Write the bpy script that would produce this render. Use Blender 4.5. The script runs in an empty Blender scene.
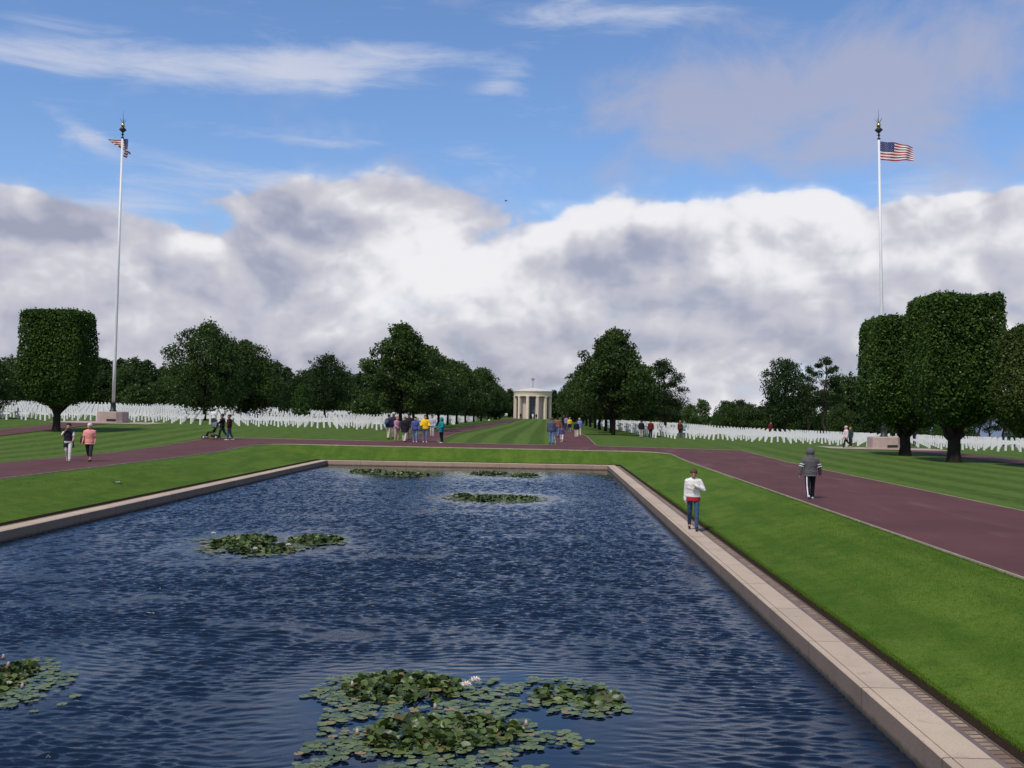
import bpy, bmesh, math, random
import numpy as np
from mathutils import Vector, Matrix, noise as mnoise

R = math.radians
rnd = random.Random(7)
scene = bpy.context.scene
col = scene.collection

# ------------------------------------------------------------------ camera
F = 1050.0
CAM = Vector((0.0, 0.0, 2.9))
def pixvec(px, py):
    return Vector(((px-512)/F, -(py-384)/F, -1.0))
_ay = pixvec(547, 412.5).normalized()
_h = Vector((1.0, -0.0165, 0.0))
_ax = (_h - _ay*_h.dot(_ay)).normalized()
_az = _ax.cross(_ay).normalized()
ROT = Matrix((_ax, _ay, _az))
cam_data = bpy.data.cameras.new('camera')
cam = bpy.data.objects.new('camera', cam_data)
col.objects.link(cam)
cam_data.sensor_width = 36.0
cam_data.lens = 36.0*F/1024
cam_data.clip_start = 0.1
cam_data.clip_end = 60000
cam.matrix_world = Matrix.Translation(CAM) @ ROT.to_4x4()
scene.camera = cam

def ray(px, py):
    return (ROT @ pixvec(px, py)).normalized()
def project(p):
    c = ROT.transposed() @ (Vector(p)-CAM)
    return (512 + F*c.x/-c.z, 384 - F*c.y/-c.z)

# ------------------------------------------------------------------ layout of the place (metres; z = 0 is the top of the pool wall)
PX0, PX1, PY0, PY1 = -12.35, 3.43, -3.0, 59.0     # inner faces of the pool
CW = 0.44                                          # coping width
BRW = 0.30                                         # brick gutter width
WATER_Z = -0.27
RP0, RP1 = 7.15, 12.4                               # right path
LP0, LP1 = -21.6, -17.1                            # left path
CP0, CP1 = 62.4, 67.2                              # cross path
CR = 2.2                                           # radius of the inner path corners

def sstep(a, b, x):
    t = max(0.0, min(1.0, (x-a)/(b-a)))
    return t*t*(3-2*t)
def lerp_table(tab, x):
    if x <= tab[0][0]: return tab[0][1]
    for (a, va), (b, vb) in zip(tab, tab[1:]):
        if x <= b:
            t = (x-a)/(b-a)
            t = t*t*(3-2*t)*0.5 + t*0.5
            return va + (vb-va)*t
    return tab[-1][1]
GT = [(-90, 1.8), (-60, 1.7), (-35, 1.5), (-20, 1.33), (-5, 1.1), (5, 1.0), (12, .85), (22, .62), (40, .5), (60, .3), (90, .1)]
ST = [(-60, .6), (-35, .18), (-20, -.12), (0, -.22), (15, .0), (22, -.05), (40, -.5), (60, -.8)]
def terrain(x, y):
    dx = max(PX0-CW-BRW - x, 0, x-(PX1+CW+BRW))
    dy = max(y-(PY1+CW), 0)
    d = math.hypot(dx, dy)
    bank = sstep(-0.4, 3.0, d)
    t = sstep(50, 86, y)
    far = lerp_table(GT, x) + lerp_table(ST, x)*(min(max(y, 40), 165)-85)/60
    z = 0.52*(1-t) + far*t
    z *= bank
    if x > 0 and y > 130:
        z -= 46*sstep(140, 230, y)*sstep(.24, .36, x/y)
    return z
def ground_at(px, py):
    d = ray(px, py)
    t = 5.0
    while t < 600:
        p = CAM + d*t
        if p.z <= terrain(p.x, p.y):
            lo, hi = t-0.25, t
            for _ in range(14):
                m = (lo+hi)/2; p = CAM + d*m
                if p.z <= terrain(p.x, p.y): hi = m
                else: lo = m
            p = CAM + d*hi
            return Vector((p.x, p.y, terrain(p.x, p.y)))
        t += 0.25
    p = CAM + d*330
    return Vector((p.x, p.y, terrain(p.x, p.y)))
def at_depth(px, y):
    """Point of the ground at distance y seen in column px."""
    z = 1.0
    for _ in range(6):
        py = project((0, y, z))[1]
        d = ray(px, py); x = d.x/d.y*y
        z = terrain(x, y)
    return Vector((x, y, z))

# ------------------------------------------------------------------ materials
def mat(name):
    m = bpy.data.materials.new(name); m.use_nodes = True
    nt = m.node_tree; nt.nodes.clear()
    return m, nt
class NB:
    """small node-writing helper"""
    def __init__(s, nt): s.nt = nt
    def n(s, t, **kw):
        nd = s.nt.nodes.new(t)
        for k, v in kw.items(): setattr(nd, k, v)
        return nd
    def put(s, sock, v):
        if hasattr(v, 'links') or isinstance(v, bpy.types.NodeSocket): s.nt.links.new(v, sock)
        elif v is not None: sock.default_value = v
    def m(s, op, a, b=None, c=None, clamp=False):
        nd = s.n('ShaderNodeMath', operation=op, use_clamp=clamp)
        s.put(nd.inputs[0], a); s.put(nd.inputs[1], b)
        if c is not None: s.put(nd.inputs[2], c)
        return nd.outputs[0]
    def vm(s, op, a, b=None):
        nd = s.n('ShaderNodeVectorMath', operation=op)
        s.put(nd.inputs[0], a); s.put(nd.inputs[1], b)
        return nd.outputs[0]
    def ss(s, x, a, b, lo=0.0, hi=1.0):
        nd = s.n('ShaderNodeMapRange', interpolation_type='SMOOTHSTEP')
        s.put(nd.inputs['Value'], x); nd.inputs['From Min'].default_value = a; nd.inputs['From Max'].default_value = b
        nd.inputs['To Min'].default_value = lo; nd.inputs['To Max'].default_value = hi
        return nd.outputs[0]
    def noise(s, vec, scale, detail=4, rough=.55, dist=0.0):
        nd = s.n('ShaderNodeTexNoise')
        s.put(nd.inputs['Vector'], vec); nd.inputs['Scale'].default_value = scale
        nd.inputs['Detail'].default_value = detail; nd.inputs['Roughness'].default_value = rough
        nd.inputs['Distortion'].default_value = dist
        return nd.outputs['Fac']
    def mix(s, f, a, b, mode='MIX'):
        nd = s.n('ShaderNodeMix', data_type='RGBA', blend_type=mode)
        s.put(nd.inputs[0], f)
        s.put(nd.inputs[6], a if not isinstance(a, tuple) else (*a, 1)); s.put(nd.inputs[7], b if not isinstance(b, tuple) else (*b, 1))
        return nd.outputs[2]
    def sep(s, v):
        nd = s.n('ShaderNodeSeparateXYZ'); s.put(nd.inputs[0], v); return nd.outputs
    def comb(s, x, y, z):
        nd = s.n('ShaderNodeCombineXYZ'); s.put(nd.inputs[0], x); s.put(nd.inputs[1], y); s.put(nd.inputs[2], z); return nd.outputs[0]
    def pos(s): return s.n('ShaderNodeNewGeometry').outputs['Position']
    def obj(s): return s.n('ShaderNodeTexCoord').outputs['Object']
    def bump(s, h, strength=.3, dist=.02):
        nd = s.n('ShaderNodeBump'); nd.inputs['Strength'].default_value = strength; nd.inputs['Distance'].default_value = dist
        s.put(nd.inputs['Height'], h); return nd.outputs[0]
    def out(s, sh): 
        o = s.n('ShaderNodeOutputMaterial'); s.nt.links.new(sh, o.inputs['Surface'])
    def bsdf(s, color, rough=.8, normal=None, spec=.3, metal=0.0, ior=None):
        nd = s.n('ShaderNodeBsdfPrincipled')
        s.put(nd.inputs['Base Color'], color if not isinstance(color, tuple) else (*color, 1)); s.put(nd.inputs['Roughness'], rough)
        nd.inputs['Specular IOR Level'].default_value = spec; nd.inputs['Metallic'].default_value = metal
        if ior: nd.inputs['IOR'].default_value = ior
        if normal: s.put(nd.inputs['Normal'], normal)
        return nd.outputs[0]

_plain = {}
def plain(color, rough=.85, spec=.25, metal=0.0, var=.18, scale=14, name='cloth'):
    key = (color, rough, spec, metal, var, scale)
    if key in _plain: return _plain[key]
    m, nt = mat(name); b = NB(nt)
    n = b.noise(b.obj(), scale, 4)
    c = b.mix(n, tuple(v*(1-var) for v in color), tuple(min(1, v*(1+var)) for v in color))
    b.out(b.bsdf(c, rough, b.bump(n, .15, .01), spec, metal))
    _plain[key] = m
    return m

def grass_material():
    m, nt = mat('lawn_grass'); b = NB(nt)
    p = b.pos(); x, y, z = b.sep(p)
    at = b.n('ShaderNodeAttribute', attribute_name='mow').outputs['Fac']
    bk = b.n('ShaderNodeAttribute', attribute_name='bank').outputs['Fac']
    wob = b.m('MULTIPLY', b.noise(p, .25, 2), .35)
    st = b.m('SINE', b.m('MULTIPLY', b.m('ADD', x, wob), 2*math.pi/2.1))
    st = b.ss(st, -.5, .5)
    st = b.m('ADD', b.m('MULTIPLY', b.m('SUBTRACT', st, .5), at), .5)
    big = b.noise(p, .35, 5, .6)
    mid = b.noise(p, 2.3, 5, .65)
    fine = b.noise(b.vm('MULTIPLY', p, (1.0, .8, 1.0)), 46, 4, .7)
    far = b.mix(st, (.046, .096, .014), (.112, .178, .034))
    near = b.mix(b.ss(big, .36, .66), (.070, .140, .011), (.115, .196, .017))
    c = b.mix(bk, far, near)
    c = b.mix(b.ss(mid, .40, .68, 0, .60), c, (.155, .205, .032))
    c = b.mix(b.ss(mid, .28, .48, .55, 0), c, (.040, .092, .009))
    band = b.noise(b.vm('MULTIPLY', p, (1.5, .22, 0)), 1.0, 4, .6)
    c = b.mix(b.m('MULTIPLY', bk, b.ss(band, .38, .56, .52, 0)), c, (.052, .115, .009))
    c = b.mix(b.m('MULTIPLY', bk, b.ss(band, .54, .74, 0, .38)), c, (.160, .228, .034))
    tuft = b.noise(b.vm('MULTIPLY', p, (1.0, .7, 1.0)), 15, 5, .75)
    c = b.mix(b.ss(tuft, .34, .68), b.mix(.5, c, (.5, .54, .5), 'MULTIPLY'), c)
    c = b.mix(b.ss(fine, .3, .75), b.mix(.55, c, (.45, .5, .45), 'MULTIPLY'), b.mix(.22, c, (.15, .24, .05)))
    h = b.m('ADD', fine, b.m('MULTIPLY', tuft, .8))
    b.out(b.bsdf(c, .9, b.bump(h, .5, .03), .08))
    return m

def asphalt_material():
    m, nt = mat('red_asphalt'); b = NB(nt)
    p = b.pos()
    g = b.noise(p, 60, 3, .7); w = b.noise(p, .5, 5, .6); w2 = b.noise(b.vm('MULTIPLY', p, (1, .15, 1)), 1.4, 4)
    c = b.mix(b.ss(w, .3, .7), (.098, .034, .030), (.130, .047, .041))
    c = b.mix(b.ss(w2, .52, .78, 0, .5), c, (.20, .105, .098))
    w3 = b.noise(b.vm('MULTIPLY', p, (1, .3, 1)), 3.2, 6, .7)
    c = b.mix(b.ss(w3, .52, .72, 0, .35), c, (.085, .032, .032))
    c = b.mix(b.ss(g, .35, .65), b.mix(.5, c, (.6, .6, .6), 'MULTIPLY'), c)
    b.out(b.bsdf(c, .8, b.bump(g, .4, .01), .3))
    return m

def granite_material(name, ca, cb, joint=None, axis='y', stain=True):
    m, nt = mat(name); b = NB(nt)
    p = b.pos(); x, y, z = b.sep(p)
    g = b.noise(p, 42, 4, .8); w = b.noise(p, .8, 5, .62)
    c = b.mix(b.ss(g, .3, .7), ca, cb)
    c = b.mix(b.ss(w, .35, .7, 0, .4), c, tuple(v*.8 for v in ca))
    if joint:
        # each slab its own tone, a fine joint between slabs
        q = y if axis == 'y' else x
        k = b.m('DIVIDE', q, joint)
        cell = b.m('FLOOR', k)
        wn = b.n('ShaderNodeTexWhiteNoise', noise_dimensions='1D'); b.put(wn.inputs['W'], cell)
        c = b.mix(b.m('MULTIPLY', wn.outputs['Value'], .40), c, tuple(v*.60 for v in cb))
        fr = b.m('FRACT', k)
        j = b.m('LESS_THAN', b.m('MINIMUM', fr, b.m('SUBTRACT', 1.0, fr)), .011/joint)
        c = b.mix(b.m('MULTIPLY', j, .75), c, (.07, .05, .045))
    blot = b.noise(p, 3.1, 6, .72)
    c = b.mix(b.ss(blot, .54, .72, 0, .38), c, tuple(v*.45 for v in ca))
    if stain:
        # weathering streaks and a damp tide mark above the water line
        sv = b.noise(b.vm('MULTIPLY', p, (2.2, 2.2, .35)), 1.0, 4, .6)
        c = b.mix(b.ss(sv, .62, .78, 0, .42), c, (.15, .09, .08))
        nz = b.m('ADD', z, b.m('MULTIPLY', b.noise(p, 5, 3), .08))
        c = b.mix(b.ss(nz, WATER_Z+.055, WATER_Z+.13, .80, 0), c, (.040, .042, .026))
    b.out(b.bsdf(c, .75, b.bump(g, .2, .006), .3))
    return m

def brick_material():
    m, nt = mat('gutter_bricks'); b = NB(nt)
    p = b.pos()
    br = b.n('ShaderNodeTexBrick'); br.offset = 0.0; br.inputs['Scale'].default_value = 1.0
    x, y, z = b.sep(p)
    b.put(br.inputs['Vector'], b.comb(b.m('SUBTRACT', x, PX1+CW+.02), y, 0.0))
    br.inputs['Brick Width'].default_value = .20; br.inputs['Row Height'].default_value = .115
    br.inputs['Mortar Size'].default_value = .019; br.inputs['Mortar Smooth'].default_value = .3
    br.inputs['Color1'].default_value = (.36, .265, .175, 1); br.inputs['Color2'].default_value = (.19, .12, .08, 1); br.inputs['Mortar'].default_value = (.09, .065, .055, 1)
    c = b.mix(b.ss(b.noise(p, 6, 4), .45, .75, 0, .7), br.outputs['Color'], (.12, .09, .075))
    b.out(b.bsdf(c, .9, b.bump(br.outputs['Fac'], -.5, .02), .15))
    return m

def water_material():
    m, nt = mat('pool_water'); b = NB(nt)
    p = b.pos()
    n1 = b.noise(b.vm('MULTIPLY', p, (14, 52, 1)), 1.0, 3, .65)
    at = b.n('ShaderNodeAttribute', attribute_name='calm').outputs['Fac']
    bm_ = b.n('ShaderNodeBump'); bm_.inputs['Distance'].default_value = .011
    b.put(bm_.inputs['Height'], n1); b.put(bm_.inputs['Strength'], b.m('MULTIPLY', at, .6))
    b.out(b.bsdf((.0050, .0112, .0240), .035, bm_.outputs[0], .5, 0, 1.333))
    return m

def leaf_material(name, dark, mid, light, trans=.25, gloss=.10):
    m, nt = mat(name); b = NB(nt)
    g = b.n('ShaderNodeNewGeometry')
    rp = g.outputs['Random Per Island']
    n = b.noise(b.obj(), .55, 3)
    f = b.m('ADD', b.m('MULTIPLY', rp, .6), b.m('MULTIPLY', n, .5))
    c = b.mix(b.ss(f, .15, .6), dark, mid)
    c = b.mix(b.ss(f, .6, 1.0), c, light)
    d = b.n('ShaderNodeBsdfDiffuse'); b.put(d.inputs[0], c)
    t = b.n('ShaderNodeBsdfTranslucent'); b.put(t.inputs[0], c)
    mx = b.n('ShaderNodeMixShader'); mx.inputs[0].default_value = trans
    nt.links.new(d.outputs[0], mx.inputs[1]); nt.links.new(t.outputs[0], mx.inputs[2])
    gl = b.n('ShaderNodeBsdfGlossy'); gl.inputs['Roughness'].default_value = .6; gl.inputs[0].default_value = (.55, .66, .45, 1)
    fr = b.n('ShaderNodeFresnel'); fr.inputs[0].default_value = 1.4
    m2 = b.n('ShaderNodeMixShader'); b.put(m2.inputs[0], b.m('MULTIPLY', fr.outputs[0], gloss*2.5))
    nt.links.new(mx.outputs[0], m2.inputs[1]); nt.links.new(gl.outputs[0], m2.inputs[2])
    b.out(m2.outputs[0])
    return m

def bark_material(name, c):
    m, nt = mat(name); b = NB(nt)
    p = b.obj()
    n = b.noise(b.vm('MULTIPLY', p, (9, 9, 1.6)), 1.0, 5, .65)
    cc = b.mix(b.ss(n, .3, .7), tuple(v*.45 for v in c), c)
    b.out(b.bsdf(cc, .95, b.bump(n, .8, .05), .1))
    return m

M_grass = grass_material()
M_asph = asphalt_material()
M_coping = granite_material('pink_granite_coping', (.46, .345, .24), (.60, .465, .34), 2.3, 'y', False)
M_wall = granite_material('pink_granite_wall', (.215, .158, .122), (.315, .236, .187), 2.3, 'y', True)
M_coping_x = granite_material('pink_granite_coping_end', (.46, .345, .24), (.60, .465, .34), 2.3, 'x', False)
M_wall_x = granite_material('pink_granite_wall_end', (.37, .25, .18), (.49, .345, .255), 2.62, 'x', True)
M_brick = brick_material()
M_channel = plain((.17, .125, .115), .9, .15, 0, .45, 4, 'gutter_slab')
M_soil = plain((.028, .020, .012), .95, .05, 0, .5, 30, 'soil')
M_kerb = plain((.42, .36, .25), .9, .2, 0, .45, 3, 'kerb_stone')
M_paving = plain((.40, .29, .24), .85, .2, 0, .2, 3, 'stone_paving')
M_water = water_material()
M_cross = plain((.78, .76, .75), .6, .3, 0, .06, 5, 'white_marble')
M_plinth = granite_material('plinth_granite', (.38, .29, .25), (.50, .39, .34), None, 'y', False)
M_lime = plain((.72, .60, .47), .85, .2, 0, .08, 1.2, 'limestone')
M_pinkst = plain((.58, .46, .40), .85, .2, 0, .08, 1.2, 'pink_limestone')
M_roof = plain((.66, .59, .52), .6, .3, 0, .06, 1.0, 'roof_stone')
M_bronze = plain((.035, .04, .038), .5, .4, .5, .2, 8, 'dark_bronze')
M_gold = plain((.85, .60, .18), .25, .5, 1.0, .03, 8, 'gilding')
M_pole = plain((.72, .72, .72), .4, .4, 0, .03, 3, 'white_paint')
M_glass = plain((.06, .10, .16), .12, .6, 0, .2, 2, 'dark_glass')
M_red = plain((.36, .025, .04), .8, .2, 0, .1, 6, 'red_cloth')
M_white = plain((.80, .79, .78), .8, .2, 0, .05, 6, 'white_cloth')
M_blue = plain((.035, .045, .17), .8, .2, 0, .1, 6, 'blue_cloth')
L_pollard = leaf_material('clipped_leaves', (.021, .048, .009), (.053, .106, .019), (.14, .21, .044), .32, .10)
L_pollard_b = leaf_material('clipped_leaves_olive', (.026, .046, .010), (.056, .090, .019), (.14, .17, .042), .3, .10)
L_broad = leaf_material('broad_leaves', (.021, .040, .011), (.050, .086, .021), (.112, .160, .040), .32, .08)
L_pine = leaf_material('pine_needles', (.015, .030, .011), (.031, .056, .018), (.066, .098, .034), .25, .05)
L_pale = leaf_material('pale_leaves', (.045, .080, .022), (.075, .125, .036), (.12, .18, .06), .25, .08)
L_cyp = leaf_material('cypress_leaves', (.022, .055, .012), (.045, .095, .020), (.08, .15, .035), .2, .05)
L_cypd = leaf_material('dark_cypress_leaves', (.012, .030, .011), (.020, .046, .016), (.038, .07, .025), .2, .05)
B_dark = bark_material('dark_bark', (.040, .034, .028))
B_pine = bark_material('pine_bark', (.075, .055, .042))

# ------------------------------------------------------------------ object helpers
def tag(o, label=None, cat=None, group=None, kind=None):
    if label: o['label'] = label
    if cat: o['category'] = cat
    if group: o['group'] = group
    if kind: o['kind'] = kind
    return o
def empty(name, loc, rz=0.0):
    o = bpy.data.objects.new(name, None); col.objects.link(o)
    o.location = loc; o.rotation_euler = (0, 0, rz); o.empty_display_size = .3
    return o
def obj_mesh(name, me, mats, parent=None, smooth=False):
    for m in (mats if isinstance(mats, (list, tuple)) else [mats]): me.materials.append(m)
    if smooth: me.polygons.foreach_set('use_smooth', [True]*len(me.polygons))
    o = bpy.data.objects.new(name, me); col.objects.link(o)
    if parent: o.parent = parent
    return o
def obj(name, bm, mats, parent=None, smooth=False):
    me = bpy.data.meshes.new(name)
    bmesh.ops.recalc_face_normals(bm, faces=bm.faces[:])
    bm.to_mesh(me); bm.free()
    return obj_mesh(name, me, mats, parent, smooth)
def npmesh(name, V, Fc):
    me = bpy.data.meshes.new(name)
    V = np.asarray(V, dtype=np.float32); Fc = np.asarray(Fc, dtype=np.int32)
    k = Fc.shape[1]
    me.vertices.add(len(V)); me.vertices.foreach_set('co', V.ravel())
    me.loops.add(Fc.size); me.loops.foreach_set('vertex_index', Fc.ravel())
    me.polygons.add(len(Fc)); me.polygons.foreach_set('loop_start', np.arange(0, Fc.size, k, dtype=np.int32))
    me.polygons.foreach_set('loop_total', np.full(len(Fc), k, dtype=np.int32))
    me.update(calc_edges=True); me.validate()
    return me
def box(bm, c, s, rot=None, bev=0.0):
    M = Matrix.Translation(c) @ ((rot or Matrix.Identity(3)).to_4x4()) @ Matrix.Diagonal((*s, 1))
    r = bmesh.ops.create_cube(bm, size=1.0, matrix=M)
    if bev:
        es = list({e for v in r['verts'] for e in v.link_edges})
        bmesh.ops.bevel(bm, geom=es, offset=bev, segments=2, affect='EDGES')
def lathe(bm, prof, seg=24, c=(0, 0, 0), cap=True):
    rings = []
    for r, z in prof:
        rings.append([bm.verts.new((c[0]+r*math.cos(2*math.pi*i/seg), c[1]+r*math.sin(2*math.pi*i/seg), c[2]+z)) for i in range(seg)])
    for a, b_ in zip(rings, rings[1:]):
        for i in range(seg): bm.faces.new((a[i], a[(i+1) % seg], b_[(i+1) % seg], b_[i]))
    if cap:
        bm.faces.new(rings[0][::-1]); bm.faces.new(rings[-1])
def frame_of(d):
    d = d.normalized()
    u = d.cross(Vector((0, 0, 1)) if abs(d.z) < .95 else Vector((0, 1, 0))).normalized()
    return u, d.cross(u).normalized()
def tube(bm, pts, rad, seg=8, cap=True):
    pts = [Vector(p) for p in pts]; rings = []
    for i, p in enumerate(pts):
        d = (pts[min(i+1, len(pts)-1)] - pts[max(i-1, 0)])
        u, v = frame_of(d)
        if rings and u.dot(pu) < 0: u, v = -u, -v
        pu = u
        rings.append([bm.verts.new(p + (u*math.cos(2*math.pi*k/seg)+v*math.sin(2*math.pi*k/seg))*rad[i]) for k in range(seg)])
    for a, b_ in zip(rings, rings[1:]):
        for i in range(seg): bm.faces.new((a[i], a[(i+1) % seg], b_[(i+1) % seg], b_[i]))
    if cap:
        bm.faces.new(rings[0][::-1]); bm.faces.new(rings[-1])
def capsule(bm, p0, p1, r0, r1, seg=10):
    p0, p1 = Vector(p0), Vector(p1); d = (p1-p0)
    if d.length < 1e-5: d = Vector((0, 0, 1e-4))
    dn = d.normalized(); pts, rad = [], []
    for a in (-75, -45, -15): pts.append(p0 + dn*r0*math.sin(R(a))); rad.append(r0*math.cos(R(a)))
    for a in (15, 45, 75): pts.append(p1 + dn*r1*math.sin(R(a))); rad.append(r1*math.cos(R(a)))
    # guard against order reversal for very short capsules
    tube(bm, pts, rad, seg)
def ellipsoid(bm, c, r, rot=None, seg=14, ring=9):
    M = Matrix.Translation(c) @ ((rot or Matrix.Identity(3)).to_4x4()) @ Matrix.Diagonal((*r, 1))
    bmesh.ops.create_uvsphere(bm, u_segments=seg, v_segments=ring, radius=1.0, matrix=M)
def loft(bm, secs, seg=16):
    """closed stack of ellipses: (z, cx, cy, rx, ry)"""
    rings = []
    for z, cx, cy, rx, ry in secs:
        rings.append([bm.verts.new((cx+rx*math.cos(2*math.pi*i/seg), cy+ry*math.sin(2*math.pi*i/seg), z)) for i in range(seg)])
    for a, b_ in zip(rings, rings[1:]):
        for i in range(seg): bm.faces.new((a[i], a[(i+1) % seg], b_[(i+1) % seg], b_[i]))
    bm.faces.new(rings[0][::-1]); bm.faces.new(rings[-1])

# ------------------------------------------------------------------ people
def remesh(bm, voxel, smooth=3):
    bmesh.ops.recalc_face_normals(bm, faces=bm.faces[:])
    me = bpy.data.meshes.new('tmp'); bm.to_mesh(me); bm.free()
    o = bpy.data.objects.new('tmp', me); col.objects.link(o)
    md = o.modifiers.new('r', 'REMESH'); md.mode = 'VOXEL'; md.voxel_size = voxel; md.use_smooth_shade = True
    sm = o.modifiers.new('s', 'SMOOTH'); sm.factor = .5; sm.iterations = smooth
    dg = bpy.context.evaluated_depsgraph_get()
    res = bpy.data.meshes.new_from_object(o.evaluated_get(dg))
    bpy.data.objects.remove(o); bpy.data.meshes.remove(me)
    return res

SKIN = plain((.48, .27, .19), .6, .3, 0, .06, 9, 'skin')
LIP = plain((.36, .11, .09), .5, .3, 0, .06, 9, 'lips')
EYE = plain((.03, .02, .018), .3, .5, 0, .06, 9, 'eyes')

def person(label, px, py, hpx, yaw=0.0, top=(.5, .5, .5), legs=(.1, .1, .2), shoe=(.05, .05, .05), hair=(.05, .035, .025),
           stride=0.0, arm_l=(0, .10, .25), arm_r=(0, .10, .25), hem=.84, kind='jacket', hood=False, short_sleeve=False, capri=False,
           under=None, hat=None, longhair=False, bend=0.0, head_down=0.0, fine=False, loc=None, hand_l=None, hand_r=None, skin=SKIN,
           bands=False, stripe=None, vest=None, height=None, female=False, group=None, skirt_jacket=None, wx=1.16, lw=1.0, head=1.10):
    p = loc if loc is not None else ground_at(px, py)
    hm = height if height else hpx*p.y/F
    S = hm/1.735
    root = empty('person', p, R(yaw))
    tag(root, label, 'person', group)
    root.scale = (S*wx, S*wx, S)
    vox = .0085 if fine else .013
    cvox = .012 if fine else .016
    sw = .165 if female else .185
    J = {}
    # legs (facing -Y); stride > 0: the left leg forward
    low = 9
    for s, sg in (('l', 1), ('r', -1)):
        a = R(stride)*sg if stride else R(2)*sg
        k = R(6) + (abs(R(stride))*1.1 if sg*stride < 0 else 0)
        hip = Vector((.080*sg, 0, .90)); th = .425; sh = .40
        kn = hip + Vector((0, -math.sin(a), -math.cos(a)))*th + Vector((.004*sg, 0, 0))
        an = kn + Vector((0, -math.sin(a-k), -math.cos(a-k)))*sh
        J['hip'+s], J['kn'+s], J['an'+s] = hip, kn, an
        J['fa'+s] = (a-k)
        low = min(low, an.z)
    dz = .078 - low
    for k in ('hipl', 'knl', 'anl', 'hipr', 'knr', 'anr'): J[k] = J[k] + Vector((0, 0, dz))
    up = Vector((0, 0, dz))
    lean = R(bend)
    def tor(v):
        """torso points lean forward about the hips"""
        v = Vector(v); q = v - Vector((0, 0, .92))
        return Vector((q.x, q.y*math.cos(lean) - q.z*math.sin(lean), q.y*math.sin(lean) + q.z*math.cos(lean))) + Vector((0, 0, .92)) + up
    for s, sg, ar, hd in (('l', 1, arm_l, hand_l), ('r', -1, arm_r, hand_r)):
        shd = tor(((sw-.008)*sg, 0, 1.365))
        if hd:
            el, wr = tor(hd[0]), tor(hd[1])
        else:
            swg, ab, eb = ar
            el = shd + Vector((math.sin(ab)*sg, -math.sin(swg)*math.cos(ab), -math.cos(swg)*math.cos(ab)))*.28
            f2 = swg+eb
            wr = el + Vector((math.sin(ab)*.4*sg, -math.sin(f2), -math.cos(f2)))*.245
        J['sh'+s], J['el'+s], J['wr'+s] = shd, el, wr
    headc = tor((0, -.02, 1.60)) + Vector((0, -.05*head_down, -.02*head_down))
    hr = Matrix.Rotation(R(28)*head_down, 3, 'X')
    hs = head
    def hp(x, y, z): return headc + hr @ (Vector((x, y, z))*hs)
    # body: one continuous surface
    bm = bmesh.new()
    def torso(b_, g, z0, z1):
        secs = [(.84, .150, .100), (.93, .160, .108), (1.04, .140, .098), (1.18, .158, .112), (1.31, .172, .112), (1.39, .150, .095), (1.44, .085, .075)]
        secs = [s_ for s_ in secs if z0-.001 <= s_[0] <= z1+.001]
        f_ = .93 if female else 1.0
        out = []
        for z, rx, ry in secs:
            c = tor((0, 0, z)); out.append((c.z, 0, c.y, rx*f_+g, ry*f_+g))
        return out
    loft(bm, torso(bm, 0, .84, 1.44))
    for sg in (1, -1): capsule(bm, tor((.02*sg, 0, 1.42)), tor(((sw-.02)*sg, 0, 1.365)), .058, .05)
    capsule(bm, tor((0, .0, 1.40)), headc + hr @ Vector((0, .02, -.05)), .058, .05)
    ellipsoid(bm, headc, (.074*hs, .093*hs, .115*hs), hr)
    ellipsoid(bm, hp(0, -.035, -.055), (.055*hs, .06*hs, .06*hs), hr)       # jaw
    capsule(bm, hp(0, -.088, .012), hp(0, -.108, -.022), .010, .014)  # nose
    for sg in (1, -1): ellipsoid(bm, hp(.074*sg, .01, -.005), (.012, .022, .032), hr)
    for s, sg in (('l', 1), ('r', -1)):
        capsule(bm, J['hip'+s], J['kn'+s], .070*min(1, lw+.06), .047*lw); capsule(bm, J['kn'+s], J['an'+s], .045*lw, .034*lw)
        ft = J['an'+s] + Vector((0, -.13, -.045)); capsule(bm, J['an'+s] + Vector((0, .02, -.04)), ft, .032, .026)
        capsule(bm, J['sh'+s], J['el'+s], .048, .037); capsule(bm, J['el'+s], J['wr'+s], .036, .026)
        d = (J['wr'+s]-J['el'+s]).normalized()
        side = Vector((0, 1, 0)) if abs(d.y) < .8 else Vector((0, 0, 1))
        side = (side - d*side.dot(d)).normalized(); nrm = d.cross(side).normalized()
        if nrm.x*sg > 0: nrm = -nrm
        w = J['wr'+s]
        capsule(bm, w + d*.02 - side*.014, w + d*.075 - side*.02, .019, .017); capsule(bm, w + d*.02 + side*.014, w + d*.075 + side*.02, .019, .017)
        for i, ln in enumerate((.060, .074, .070, .054)):
            b0 = w + d*.085 + side*(-.030+.020*i); b1 = b0 + d*ln*.55 + nrm*.008; b2 = b1 + d*ln*.4 + nrm*.022
            capsule(bm, b0, b1, .0088, .0082, 8); capsule(bm, b1, b2, .0082, .007, 8)
        t0 = w + d*.03 - side*.028; t1 = t0 + d*.035 - side*.026 + nrm*.01; t2 = t1 + d*.03 - side*.006 + nrm*.014
        capsule(bm, t0, t1, .011, .0095, 8); capsule(bm, t1, t2, .0095, .008, 8)
    me = remesh(bm, vox, 2)
    body = obj_mesh('body', me, [skin, LIP, EYE], root, True)
    eyes = [hp(.030, -.085, .008), hp(-.030, -.085, .008)]; mouth = hp(0, -.098, -.062)
    ir = hr.transposed()
    for pl in me.polygons:
        c = pl.center
        if (c-headc).length > .15: continue
        for e in eyes:
            q = ir @ (c-e)
            if abs(q.x) < .017 and abs(q.z) < .010 and q.y < .03: pl.material_index = 2
        q = ir @ (c-mouth)
        if abs(q.x) < .026 and abs(q.z) < .009 and q.y < .04: pl.material_index = 1
    sd_ = Vector((px*.37, py*.21, 0))
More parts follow.
